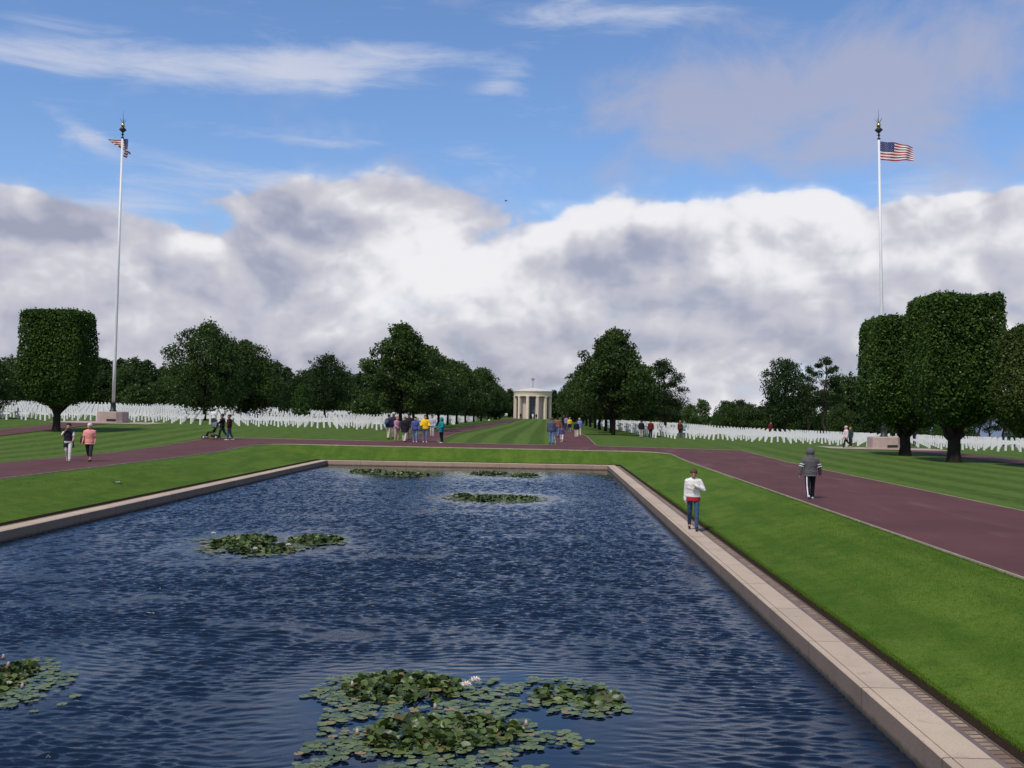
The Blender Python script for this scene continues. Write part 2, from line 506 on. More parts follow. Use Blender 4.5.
    def child(name, bm_, m, v=cvox, sm=3):
        me_ = remesh(bm_, v, sm)
        if name in ('jacket', 'coat', 'shirt', 'trousers', 'vest', 'tied_jacket'):
            # folds and creases
            nv_ = len(me_.vertices); co = np.zeros(nv_*3, np.float32); no = np.zeros(nv_*3, np.float32)
            me_.vertices.foreach_get('co', co); me_.vertices.foreach_get('normal', no)
            co = co.reshape(-1, 3); no = no.reshape(-1, 3)
            f_ = np.array([abs(mnoise.noise(Vector((x_*10+z_*6, y_*10, z_*13))+sd_)) for x_, y_, z_ in co.tolist()], np.float32)*.014
            me_.vertices.foreach_set('co', (co + no*f_[:, None]).ravel()); me_.update()
        return obj_mesh(name, me_, m if isinstance(m, list) else [m], root, True)
    cm = lambda c: plain(c, .85, .2, 0, .22, 11, 'cloth') if not isinstance(c, bpy.types.Material) else c
    # trousers
    bm = bmesh.new()
    loft(bm, [(a, b_, c, d*1.0, e) for a, b_, c, d, e in torso(bm, .018, .84, 1.04)])
    for s in 'lr':
        hip, kn, an = J['hip'+s], J['kn'+s], J['an'+s]
        capsule(bm, hip, kn, .092*lw, .066*lw)
        end = kn + (an-kn)*(.45 if capri else .93)
        capsule(bm, kn, end, .065*lw, (.054 if not capri else .062)*lw)
    tr = child('trousers', bm, cm(legs))
    if stripe:
        bm = bmesh.new()
        for s, sg in (('l', 1),):
            o_ = Vector((.030, .072, 0))
            hip, kn, an = J['hip'+s]+o_*1.05, J['kn'+s]+o_*.82, J['an'+s]+o_*.72
            for a_, b_ in ((hip, kn), (kn, an)): capsule(bm, a_, b_, .020, .019, 8)
        child('trouser_stripe', bm, cm(stripe), .008, 1)
    for s in 'lr':
        bm = bmesh.new(); an = J['an'+s]; fa = J['fa'+s]
        q = Matrix.Rotation(-max(-.5, min(.25, fa)) if an.z > .11 else 0, 3, 'X')
        capsule(bm, an + q @ Vector((0, .045, -.040)), an + q @ Vector((0, -.145, -.046)), .040, .034)
        capsule(bm, an + Vector((0, .01, -.02)), an + Vector((0, 0, .01)), .043, .045)
        child('shoe', bm, cm(shoe), .014, 2)
    # upper garment
    def upper(name, color, g, z0, sleeves, r=(.066, .055, .046), frac=.98, m_extra=0):
        bm_ = bmesh.new()
        secs = torso(bm_, g, max(z0, .84), 1.44)
        if z0 < .84:
            c = tor((0, 0, z0)); secs = [(c.z, 0, c.y, .172+g, .122+g)] + secs
        loft(bm_, secs)
        for sg in (1, -1): capsule(bm_, tor((.03*sg, 0, 1.415)), tor(((sw-.02)*sg, 0, 1.362)), .055+g*.6, .050+g*.6)
        if sleeves:
            for s_ in 'lr':
                a_, e_, w_ = J['sh'+s_], J['el'+s_], J['wr'+s_]
                if sleeves == 'short': capsule(bm_, a_, a_ + (e_-a_)*.72, r[0], r[0]*.94)
                else:
                    capsule(bm_, a_, e_, r[0], r[1]); capsule(bm_, e_, e_ + (w_-e_)*frac, r[1], r[2])
        else:
            for s_ in 'lr': capsule(bm_, J['sh'+s_]*.93 + tor((0, 0, 1.38))*.07, J['sh'+s_], .07, .066)
        return child(name, bm_, cm(color))
    if under: 
        bmu = bmesh.new(); c0, c1 = tor((0, 0, hem-.075)), tor((0, 0, hem+.1))
        loft(bmu, [(c0.z, 0, c0.y, .178, .128), (c1.z, 0, c1.y, .170, .120)]); child('shirt', bmu, cm(under))
    upper(kind, top, .036 if kind in ('jacket', 'coat') else .024, hem, 'short' if short_sleeve else 'long',
          (.068, .058, .05) if kind in ('jacket', 'coat') else (.060, .051, .043))
    if vest: upper('vest', vest, .040, .90, None)
    if skirt_jacket:                                                     # a jacket tied round the waist
        bmj = bmesh.new(); c0, c1 = tor((0, 0, .62)), tor((0, 0, .98))
        loft(bmj, [(c0.z, 0, c0.y+.07, .20, .10), (c1.z, 0, c1.y+.012, .182, .135)])
        child('tied_jacket', bmj, cm(skirt_jacket))
    if bands:
        for s in 'lr':
            bm = bmesh.new(); a_, e_ = J['sh'+s], J['el'+s]
            u_, v_ = frame_of(e_-a_)
            for f0 in (.66, .92):
                c_ = a_+(e_-a_)*f0
                tube(bm, [c_ + (u_*math.cos(2*math.pi*k_/20)+v_*math.sin(2*math.pi*k_/20))*.062 for k_ in range(21)], [.0145]*21, 8, False)
            obj('sleeve_stripe', bm, cm((.75, .75, .75)), root, True)
    if hood:
        bm = bmesh.new()
        ellipsoid(bm, hp(0, .022, .012), (.112*hs, .118*hs, .140*hs), hr); capsule(bm, hp(0, .03, -.08), tor((0, .03, 1.38)), .095, .12)
        child('hood', bm, cm(top))
    elif hair:
        bm = bmesh.new()
        ellipsoid(bm, hp(0, .014, .042), (.086*hs, .100*hs, .094*hs), hr)
        if longhair: ellipsoid(bm, hp(0, .055, -.05), (.088*hs, .055*hs, .12*hs), hr)
        child('hair', bm, cm(hair), .012, 2)
    if hat:
        bm = bmesh.new(); ellipsoid(bm, hp(0, .008, .065), (.088*hs, .102*hs, .070*hs), hr); ellipsoid(bm, hp(0, -.10, .048), (.07, .075, .014), hr)
        child('cap', bm, cm(hat), .012, 1)
    return root, J, S, hm

def worn_bag(root, name, label, cat, c, s, color, strap=None):
    """a bag carried by a person: its own thing, placed in the wearer's frame"""
    S = root.scale[2]
    e = empty(name, root.location + Matrix.Rotation(root.rotation_euler[2], 3, 'Z') @ (Vector((c[0]*1.16, c[1]*1.16, c[2]))*S), root.rotation_euler[2])
    tag(e, label, cat); e.scale = (S, S, S)
    bm = bmesh.new(); box(bm, (0, 0, s[2]/2), s, None, min(s)*.34)
    o = obj('bag_body', bm, plain(color, .8, .25, 0, .2, 9), e, True)
    bm = bmesh.new(); box(bm, (0, s[1]*.5, s[2]*.34), (s[0]*.7, s[1]*.35, s[2]*.42), None, min(s)*.12)
    obj('pocket', bm, plain(tuple(v*.8 for v in color), .8, .25, 0, .2, 9), e, True)
    if strap:
        bm = bmesh.new(); tube(bm, strap, [.014]*len(strap), 6); obj('strap', bm, plain(tuple(v*.7 for v in color)), e, True)
    return e

def build_people():
    # the two walkers nearest to us
    person('person in white jacket and jeans walking on the pool coping, one hand at the chest', 690, 526.5, 60, -6, (.74, .71, .67), (.045, .085, .155), (.03, .03, .03),
           (.10, .055, .03), stride=13, arm_r=(-.10, .10, .12), hand_l=((.255, -.03, 1.13), (.075, -.165, 1.23)), hem=.90, under=(.42, .02, .03), head_down=.75, fine=True,
           loc=Vector((3.71, 26.6, 0.012)), female=True, height=1.56, wx=1.10, lw=.86)
    person('child in hooded dark grey jacket with white sleeve bands walking away on the path', 810, 499.5, 51, 174, (.105, .10, .105), (.014, .014, .018), (.55, .55, .55),
           None, stride=-13, arm_l=(-.12, .30, .18), arm_r=(.12, .30, .18), hem=.80, hood=True, bands=True, stripe=(.75, .74, .74), fine=True)
    # the pair on the path at left
    person('dark haired person in black vest and white trousers with jacket tied round the waist', 68, 461, 38.5, 12, (.74, .72, .72), (.70, .67, .62), (.55, .53, .5),
           (.02, .015, .013), stride=12, hand_r=((-.24, -.06, 1.16), (-.06, -.17, 1.44)), arm_l=(.2, .15, .75), kind='shirt', short_sleeve=True, vest=(.016, .017, .024), female=True, skirt_jacket=(.02, .035, .032))
    r, *_ = person('grey haired person in salmon pink shirt and dark cropped trousers walking on the maroon path', 89, 462, 39.5, 6, (.78, .30, .26), (.03, .035, .04), (.03, .02, .02),
           (.58, .54, .50), stride=13, arm_l=(-.1, .12, .5), arm_r=(.15, .12, .3), kind='shirt', hem=.80, short_sleeve=True, capri=True)
    worn_bag(r, 'shoulder_bag', 'dark maroon shoulder bag on the arm of the pink shirted walker', 'bag', (-.27, -.02, .80), (.17, .12, .34), (.07, .02, .025),
             [(.0, 0, .32), (.06, 0, .48), (.13, .01, .64)])
    # stroller pair
    person('person in black coat and jeans pushing the pushchair where the left path ends', 222, 439.5, 26, -80, (.012, .013, .016), (.03, .05, .07), (.5, .5, .5), (.03, .02, .015), stride=16,
           arm_l=(.6, .06, .7), arm_r=(.6, .06, .7))
    person('person in black and dark red jacket and blue jeans walking beside the pushchair pusher', 229, 440.3, 26, -84, (.085, .012, .016), (.05, .09, .15), (.62, .62, .62), (.035, .02, .014), stride=8, vest=(.012, .013, .016))
    person('person in a white shirt standing at the grave crosses behind the pushchair', 213.5, 427.5, 19, 170, (.78, .77, .80), (.05, .05, .07), (.05, .05, .05), (.03, .02, .015), kind='shirt', short_sleeve=True)
    # group on the cross path
    r, *_ = person('person in navy jacket wearing a backpack at the left end of the group', 388.5, 439.3, 25, 150, (.02, .022, .05), (.52, .45, .37), (.12, .05, .045), (.04, .028, .02), stride=5)
    worn_bag(r, 'backpack', 'blue and grey backpack worn by the leftmost person of the group', 'bag', (0, .21, .98), (.30, .17, .42), (.05, .07, .18))
    person('person in dark blue jacket and pale sun hat half hidden behind the backpacker', 393.5, 438.3, 26, -30, (.03, .028, .06), (.35, .30, .26), (.05, .05, .05), (.3, .25, .2), hat=(.62, .58, .52))
    person('person in pink top and khaki trousers in the group on the cross path', 396.8, 441.8, 25.6, 40, (.46, .22, .30), (.46, .38, .27), (.10, .06, .05), (.28, .17, .12), arm_r=(.35, .1, .9), female=True, kind='shirt')
    person('person in long black coat and cream trousers in the group on the cross path', 404.5, 442.3, 26.5, 165, (.016, .017, .020), (.58, .51, .43), (.10, .08, .07), (.30, .25, .22), stride=6, hem=.66, kind='coat')
    person('person in black cap and olive grey trousers just behind the long black coat', 409, 440.6, 27.4, -25, (.02, .02, .022), (.20, .18, .14), (.04, .04, .04), (.04, .03, .02), hat=(.012, .012, .014))
    person('dark haired person in blue jacket and pale blue jeans beside the yellow jacket', 415, 442.3, 25.6, 10, (.075, .10, .26), (.20, .26, .42), (.55, .55, .55), (.018, .014, .012), arm_l=(.1, .1, .6), arm_r=(.1, .1, .6))
    person('person in bright yellow jacket and jeans standing on the cross path', 425, 442.6, 27.6, 4, (.86, .52, .02), (.16, .20, .30), (.6, .6, .6), (.06, .03, .02), arm_l=(.25, .14, 1.2), arm_r=(.25, .14, 1.2))
    person('person in pale grey clothes standing behind the yellow jacket', 432, 437.2, 22.2, -15, (.42, .42, .50), (.52, .47, .45), (.15, .06, .05), (.05, .03, .025))
    person('person in teal hooded jacket and black trousers at the right end of the group', 441.3, 443.2, 25.6, -50, (.012, .19, .24), (.012, .012, .014), (.5, .48, .45), None, hood=True, hem=.74, arm_l=(.3, .1, 1.0), arm_r=(.3, .1, 1.0))
    # group at the start of the right avenue path
    person('person in slate blue jacket and light jeans seen from behind where the avenue path begins', 551.3, 444.2, 26.8, 178, (.075, .09, .15), (.14, .20, .33), (.03, .03, .03), (.09, .07, .055), stride=3)
    person('person in rust orange top and jeans beside the slate blue jacket', 557.5, 437.5, 21, 160, (.27, .10, .055), (.10, .14, .26), (.04, .04, .04), (.025, .018, .014), stride=8, longhair=True, female=True)
    person('small child in purple top and white shorts walking up the avenue path', 561.8, 442.2, 16.5, 170, (.085, .075, .17), (.70, .62, .55), (.55, .50, .45), (.09, .05, .03), stride=10, height=1.12, capri=True, kind='shirt')
    person('person in black coat leading the way up the avenue path', 563.8, 429.5, 14.5, 175, (.012, .012, .018), (.02, .02, .03), (.03, .03, .03), (.06, .05, .05), stride=10)
    person('person in lilac shirt just ahead of the yellow top on the avenue path', 566.3, 430.2, 14.0, 172, (.25, .25, .45), (.05, .06, .10), (.04, .04, .04), (.03, .02, .02), stride=6)
    person('person in yellow top with a dark waist pack and teal jeans on the avenue path', 569.6, 432, 14.6, 182, (.80, .55, .06), (.09, .19, .25), (.3, .3, .3), (.45, .28, .08), stride=6, skirt_jacket=(.012, .013, .02), kind='shirt')
    person('person in black jacket and cream trousers on the avenue path', 576.2, 437.4, 16.4, 178, (.012, .013, .018), (.62, .54, .45), (.3, .26, .22), (.02, .015, .012), stride=7)
    person('person in sky blue shirt and beige trousers beside the black jacket on the avenue path', 579.2, 436.2, 18, 184, (.16, .24, .52), (.50, .44, .36), (.2, .17, .14), (.42, .38, .34), stride=5, kind='shirt')
    # right graves
    person('person in black jacket and beige trousers standing at the front row of the right graves', 641.2, 437.6, 17.4, 172, (.012, .014, .024), (.40, .36, .31), (.05, .05, .05), (.03, .025, .02))
    person('person in dark red jacket standing at the front row of the right graves', 650.6, 438, 17.8, 178, (.14, .014, .016), (.016, .018, .024), (.05, .05, .05), (.03, .02, .018))
    person('person in dark red top with blond hair among the right graves', 680, 437.3, 16.5, 150, (.11, .02, .02), (.02, .02, .03), (.05, .05, .05), (.40, .26, .12))
    person('person in pale teal jacket among the right graves', 684.3, 437.4, 15.5, 200, (.22, .42, .42), (.10, .18, .22), (.3, .3, .3), (.35, .26, .15))
    person('person in dark red jacket half hidden behind the right grave crosses', 770.5, 437, 15, 20, (.11, .015, .018), (.02, .02, .03), (.05, .05, .05), (.05, .03, .02))
    person('person in pale pink shirt and black trousers striding left beside the right stone plinth', 846, 448.3, 22.6, -80, (.72, .55, .55), (.02, .018, .02), (.4, .38, .36), (.55, .50, .48), stride=20, kind='shirt')
    person('person in dark green jacket half hidden behind the pink shirted walker', 850.5, 447.6, 20.5, -60, (.015, .05, .04), (.02, .02, .025), (.3, .3, .3), (.30, .12, .06))
    person('person in black standing beyond the leftmost clipped tree trunk on the right', 914.5, 446, 15.5, 30, (.012, .012, .015), (.015, .015, .02), (.05, .05, .05), (.5, .48, .46))
    person('person in black jacket among the left grave crosses near the slim cypress', 256.5, 425, 13.5, 170, (.014, .013, .016), (.03, .03, .04), (.05, .05, .05), (.05, .03, .02))
    for px, lab, c1, c2 in ((532.8, 'person in white in front of the chapel doorway', (.75, .73, .70), (.62, .60, .56)),
                        (520.6, 'person in black at the left column of the chapel', (.015, .015, .02), (.02, .02, .025)),
                        (536.2, 'person in black right of the chapel doorway', (.02, .018, .02), (.03, .03, .04)),
                        (497.5, 'person in pale clothes on the lawn left of the chapel', (.60, .60, .60), (.5, .5, .48))):
        person(lab, px, 0, 0, 0, c1, c2, (.1, .1, .1), (.05, .04, .03), loc=at_depth(px, 316), height=1.7)
build_people()

# pushchair
def build_stroller():
    p = ground_at(211.5, 439.6)
    root = empty('pushchair', p, R(-90)); tag(root, 'dark pushchair with a grey blue hood being pushed onto the lawn edge', 'pushchair')
    # built facing -Y
    fr = bmesh.new()
    for sx in (-.24, .24):
        tube(fr, [(sx, .62, 1.02), (sx, .40, .80), (sx, -.42, .16)], [.014]*3, 6)
        tube(fr, [(sx, .36, .14), (sx, -.05, .46)], [.014]*2, 6)
    tube(fr, [(-.24, .62, 1.02), (.24, .62, 1.02)], [.016]*2, 6); tube(fr, [(-.24, -.02, .44), (.24, -.02, .44)], [.012]*2, 6)
    tube(fr, [(-.26, .36, .14), (.26, .36, .14)], [.012]*2, 6); tube(fr, [(-.26, -.42, .14), (.26, -.42, .14)], [.012]*2, 6)
    obj('frame', fr, plain((.05, .05, .055), .4, .5, .4), root, True)
    sb = bmesh.new(); box(sb, (0, .0, .48), (.40, .40, .07), None, .03); box(sb, (0, .22, .70), (.40, .07, .50), Matrix.Rotation(R(-22), 3, 'X'), .03)
    box(sb, (0, -.28, .34), (.36, .06, .30), Matrix.Rotation(R(-30), 3, 'X'), .025)
    obj('seat', sb, plain((.035, .03, .035)), root, True)
    hb = bmesh.new()
    V = []
    for i in range(9):
        a = R(-15 + i*15)
        row = []
        for k in range(9):
            b_ = math.pi*k/8
            row.append(hb.verts.new((.24*math.cos(b_), .25 - .36*math.sin(a+.2)*math.sin(b_) + .10, .80 + .30*math.cos(a-.3)*math.sin(b_))))
        V.append(row)
    for a_, b2 in zip(V, V[1:]):
        for k in range(8): hb.faces.new((a_[k], a_[k+1], b2[k+1], b2[k]))
    bmesh.ops.solidify(hb, geom=hb.faces[:], thickness=.012)
    obj('hood', hb, plain((.26, .27, .33)), root, True)
    bb = bmesh.new(); box(bb, (0, .16, .24), (.36, .36, .16), None, .04); obj('basket', bb, plain((.06, .025, .025)), root, True)
    for sx in (-.27, .27):
        for sy, r_ in ((.36, .14), (-.42, .14)):
            w = bmesh.new()
            for k in range(20):
                pass
            pts = [(sx, sy + (r_-.02)*math.cos(2*math.pi*k/18), .14 + (r_-.02)*math.sin(2*math.pi*k/18)) for k in range(19)]
            tube(w, pts, [.02]*19, 6, False)
            wo = obj('wheel', w, plain((.02, .02, .02)), root, True)
            h = bmesh.new(); ellipsoid(h, (sx, sy, .14), (.018, .07, .07)); obj('hub', h, plain((.5, .5, .5), .4, .5, .6), wo, True)
build_stroller()

# ------------------------------------------------------------------ ground, paths
def axis_lines(lo, hi, step, marks, out_lo, out_hi, grow=1.35):
    a = list(np.arange(lo, hi+1e-6, step)) + list(marks)
    s, v = step, hi
    while v < out_hi: s *= grow; v += s; a.append(v)
    s, v = step, lo
    while v > out_lo: s *= grow; v -= s; a.append(v)
    a = sorted(a); r = [a[0]]
    mk = set(round(m, 4) for m in marks)
    for q in a[1:]:
        if q - r[-1] < .12:
            if round(q, 4) in mk and round(r[-1], 4) not in mk: r[-1] = q
            elif round(q, 4) in mk: r.append(q)
            continue
        r.append(q)
    return r
HX0, HX1, HY1 = PX0-CW-BRW-.02, PX1+CW+BRW+.02, PY1+CW+.02     # hole for pool, coping and gutter
def build_ground():
    xs = axis_lines(-60, 60, .5, [HX0, HX1], -3000, 400)
    ys = axis_lines(-6, 110, .5, [HY1], -400, 3000)
    nx, ny = len(xs), len(ys)
    V = np.zeros((ny*nx, 3), np.float32); mow = np.zeros(ny*nx, np.float32); bank = np.zeros(ny*nx, np.float32)
    k = 0
    for y in ys:
        for x in xs:
            z = terrain(x, y)
            V[k] = (x, y, z)
            if (x > RP1 and x < 24 and y < 74) or (x < LP0 and x > -33.6 and y < 78) : mow[k] = .75
            elif x > 24 and y < 74 or x < -33 and y < 78: mow[k] = .45
            elif -7.2 < x < .7 and y > CP1: mow[k] = .9
            else: mow[k] = .12
            if LP0+1 < x < RP1-1 and y < CP1-1: bank[k] = 1
            k += 1
    Fc = []
    for j in range(ny-1):
        for i in range(nx-1):
            cx, cy = (xs[i]+xs[i+1])/2, (ys[j]+ys[j+1])/2
            if HX0 < cx < HX1 and PY0-1 < cy < HY1: continue
            Fc.append((j*nx+i, j*nx+i+1, (j+1)*nx+i+1, (j+1)*nx+i))
    me = npmesh('lawn', V, Fc)
    for nm, arr in (('mow', mow), ('bank', bank)):
        at = me.attributes.new(nm, 'FLOAT', 'POINT'); at.data.foreach_set('value', arr)
    o = obj_mesh('ground', me, M_grass, None, True)
    tag(o, 'mown green lawn around the pool and under the graves', 'ground', None, 'structure')
build_ground()

def sheet(name, rows, xl, xr, m, lift=.03, n=10, bmx=None):
    """a strip of ground-hugging surface between x = xl(y) and xr(y)"""
    bm = bmx or bmesh.new(); prev = None
    for y in rows:
        a, b_ = xl(y), xr(y)
        r = [bm.verts.new((a+(b_-a)*i/n, y, terrain(a+(b_-a)*i/n, y)+lift)) for i in range(n+1)]
        if prev:
            for i in range(n): bm.faces.new((prev[i], prev[i+1], r[i+1], r[i]))
        prev = r
    if bmx is None:
        o = obj(name, bm, m, None, True); tag(o, None, None, None, 'structure'); return o
def arc(y):
    u = y-(CP0-CR)
    return 0 if u <= 0 else CR - math.sqrt(max(0, CR*CR-u*u))
fr_ = lambda a, b, s: [a+(b-a)*i/max(1, int((b-a)/s)) for i in range(max(1, int((b-a)/s))+1)]
rows_main = fr_(-6, CP0-CR, .5)[:-1] + [CP0-CR+CR*math.sin(R(a)) for a in range(0, 91, 6)]
rp_in = lambda y: RP0 - arc(y)
lp_in = lambda y: LP1 + arc(y)
AL = (-9.6, -7.15); AR = (.6, 3.2)
o = sheet('path', rows_main, rp_in, lambda y: RP1, M_asph, n=14); tag(o, 'broad maroon asphalt path along the right side of the pool', 'path')
o = sheet('path', rows_main, lambda y: LP0, lp_in, M_asph, n=14); tag(o, 'broad maroon asphalt path along the left side of the pool', 'path')
o = sheet('path', fr_(CP0, CP1, .45), lambda y: LP0, lambda y: RP1, M_asph, n=90); tag(o, 'maroon path crossing beyond the far end of the pool', 'path')
FL = 1.6
def flare(y): 
    u = (y-CP1)/FL
    return 0 if u >= 1 else FL*(1-math.sqrt(max(0, 1-(1-u)**2)))
rows_al = [CP1+FL*(1-math.cos(R(a))) for a in range(0, 91, 10)] + fr_(CP1+FL, 110, 1.0)[1:] + fr_(110, 300, 4)[1:]
o = sheet('path', rows_al, lambda y: AL[0]-flare(y), lambda y: AL[1]+flare(y)*.5, M_asph, n=6); tag(o, 'narrow maroon path along the left side of the central lawn to the chapel', 'path')
o = sheet('path', rows_al, lambda y: AR[0]-flare(y)*.5, lambda y: AR[1]+flare(y), M_asph, n=6); tag(o, 'narrow maroon path along the right side of the central lawn to the chapel', 'path')
SR = (25.2, 28.0); SL = (-37.4, -34.2)
o = sheet('path', fr_(57, 76.6, .5), lambda y: SR[0], lambda y: SR[1], M_asph, n=6); tag(o, 'maroon side path leading to the right flagpole under the clipped trees', 'path')
o = sheet('path', fr_(10, 81.6, .5), lambda y: SL[0], lambda y: SL[1], M_asph, n=6); tag(o, 'maroon side path leading to the left flagpole', 'path')
# paved aprons round the plinths
PR = at_depth(884, 79.0); PL = at_depth(112.5, 84.0)
o = sheet('paving', fr_(76.6, 81.6, .5), lambda y: PR.x-4.5, lambda y: PR.x+4.2, M_paving, n=18); tag(o, 'tan stone paving around the right flagpole plinth', 'paving')
o = sheet('paving', fr_(81.6, 86.6, .5), lambda y: PL.x-4.2, lambda y: PL.x+3.8, M_paving, n=18); tag(o, 'tan stone paving around the left flagpole plinth', 'paving')

def build_kerbs():
    bm = bmesh.new()
    def strip(rows, xf, w=.026, lift=.04):
        prev = None
        for y in rows:
            x = xf(y)
            z = max(terrain(x-w/2, y), terrain(x+w/2, y))
            r = [bm.verts.new((x-w/2, y, z-.05)), bm.verts.new((x-w/2, y, z+lift)), bm.verts.new((x+w/2, y, z+lift)), bm.verts.new((x+w/2, y, z-.05))]
            if prev:
                for i in range(3): bm.faces.new((prev[i], prev[i+1], r[i+1], r[i]))
            prev = r
    def cross(x0, x1, y, w=.026, lift=.04):
        n = max(2, int(abs(x1-x0)/.6)); prev = None
        for i in range(n+1):
            x = x0+(x1-x0)*i/n; z = max(terrain(x, y-w/2), terrain(x, y+w/2))
            r = [bm.verts.new((x, y-w/2, z-.05)), bm.verts.new((x, y-w/2, z+lift)), bm.verts.new((x, y+w/2, z+lift)), bm.verts.new((x, y+w/2, z-.05))]
            if prev:
                for q in range(3): bm.faces.new((prev[q], prev[q+1], r[q+1], r[q]))
            prev = r
    strip(rows_main, rp_in); strip(rows_main, lp_in)
    strip(fr_(-6, CP1, .5), lambda y: RP1); strip(fr_(-6, CP1, .5), lambda y: LP0)
    cross(LP1+CR, RP0-CR, CP0)
    cross(LP0, AL[0]-FL, CP1); cross(AL[1]+.8, AR[0]-.8, CP1); cross(AR[1]+FL, RP1, CP1)
    for f in (lambda y: AL[0]-flare(y), lambda y: AL[1]+flare(y)*.5, lambda y: AR[0]-flare(y)*.5, lambda y: AR[1]+flare(y)): strip(rows_al[:70], f, .026, .038)
    o = obj('kerb', bm, M_kerb); tag(o, 'pale stone edging along the maroon paths', 'kerb', None, 'structure')
build_kerbs()

# standing blades of the nearest grass banks
def build_blades():
    rs = np.random.RandomState(17); P = []
    def strip(n, x0, x1, y0, y1, near):
        u = rs.rand(n)
        y = y0*(y1/y0)**u if near else y0+(y1-y0)*u
        x = x0+(x1-x0)*rs.rand(n); P.append(np.stack([x, y], 1))
    strip(70000, HX1+.005, RP0-.03, 7.0, 34, True)
    strip(9000, HX1-.02, HX1+.06, 7.0, 40, True)
    strip(22000, LP1+.03, HX0-.005, 24, 50, True)
    strip(5000, RP0-.06, RP0-.02, 10, 40, True); strip(4000, RP1+.02, RP1+.07, 20, 60, True)
    P = np.concatenate(P); n = len(P)
    z = np.array([terrain(float(a), float(b_)) for a, b_ in P])
    fade = np.clip((np.where(P[:, 0] > 0, 33, 49)-P[:, 1])/10, 0, 1)
    edge = (P[:, 0] > 0) & (np.abs(P[:, 0]-HX1) < .08) | (P[:, 0] > 0) & (np.abs(P[:, 0]-RP0) < .07) | (P[:, 0] > RP1)
    h = (.011+.017*rs.rand(n)**1.5)*np.where(edge, 1.3, .15+.85*fade); w = .0030*(1+.03*P[:, 1]); a = rs.rand(n)*6.28
    c, s_ = np.cos(a), np.sin(a); l = h*rs.uniform(-.5, .5, n); l2 = h*rs.uniform(-.5, .5, n)
    V = np.stack([np.stack([P[:, 0]-w*c, P[:, 1]-w*s_, z-.006], 1), np.stack([P[:, 0]+w*c, P[:, 1]+w*s_, z-.006], 1), np.stack([P[:, 0]+l, P[:, 1]+l2, z+h], 1)], 1).reshape(-1, 3)
    me = npmesh('blades', V, np.arange(3*n).reshape(n, 3))
    tag(obj_mesh('grass', me, leaf_material('grass_blades', (.072, .138, .010), (.095, .170, .013), (.135, .20, .026), .35, .02)), 'short standing blades of grass on the banks beside the pool', 'grass', None, 'stuff')
build_blades()

# sea far beyond on the right
bm = bmesh.new()
vs = [bm.verts.new(p) for p in ((-200, 200, -40), (30000, 200, -40), (30000, 40000, -40), (-200, 40000, -40))]
bm.faces.new(vs)
m_, nt_ = mat('sea_water'); b_ = NB(nt_); b_.out(b_.bsdf((.05, .09, .13), .35, b_.bump(b_.noise(b_.pos(), .05, 4), .4, 2), .5))
tag(obj('sea', bm, m_), 'grey blue sea glimpsed beyond the trees', 'sea', None, 'structure')

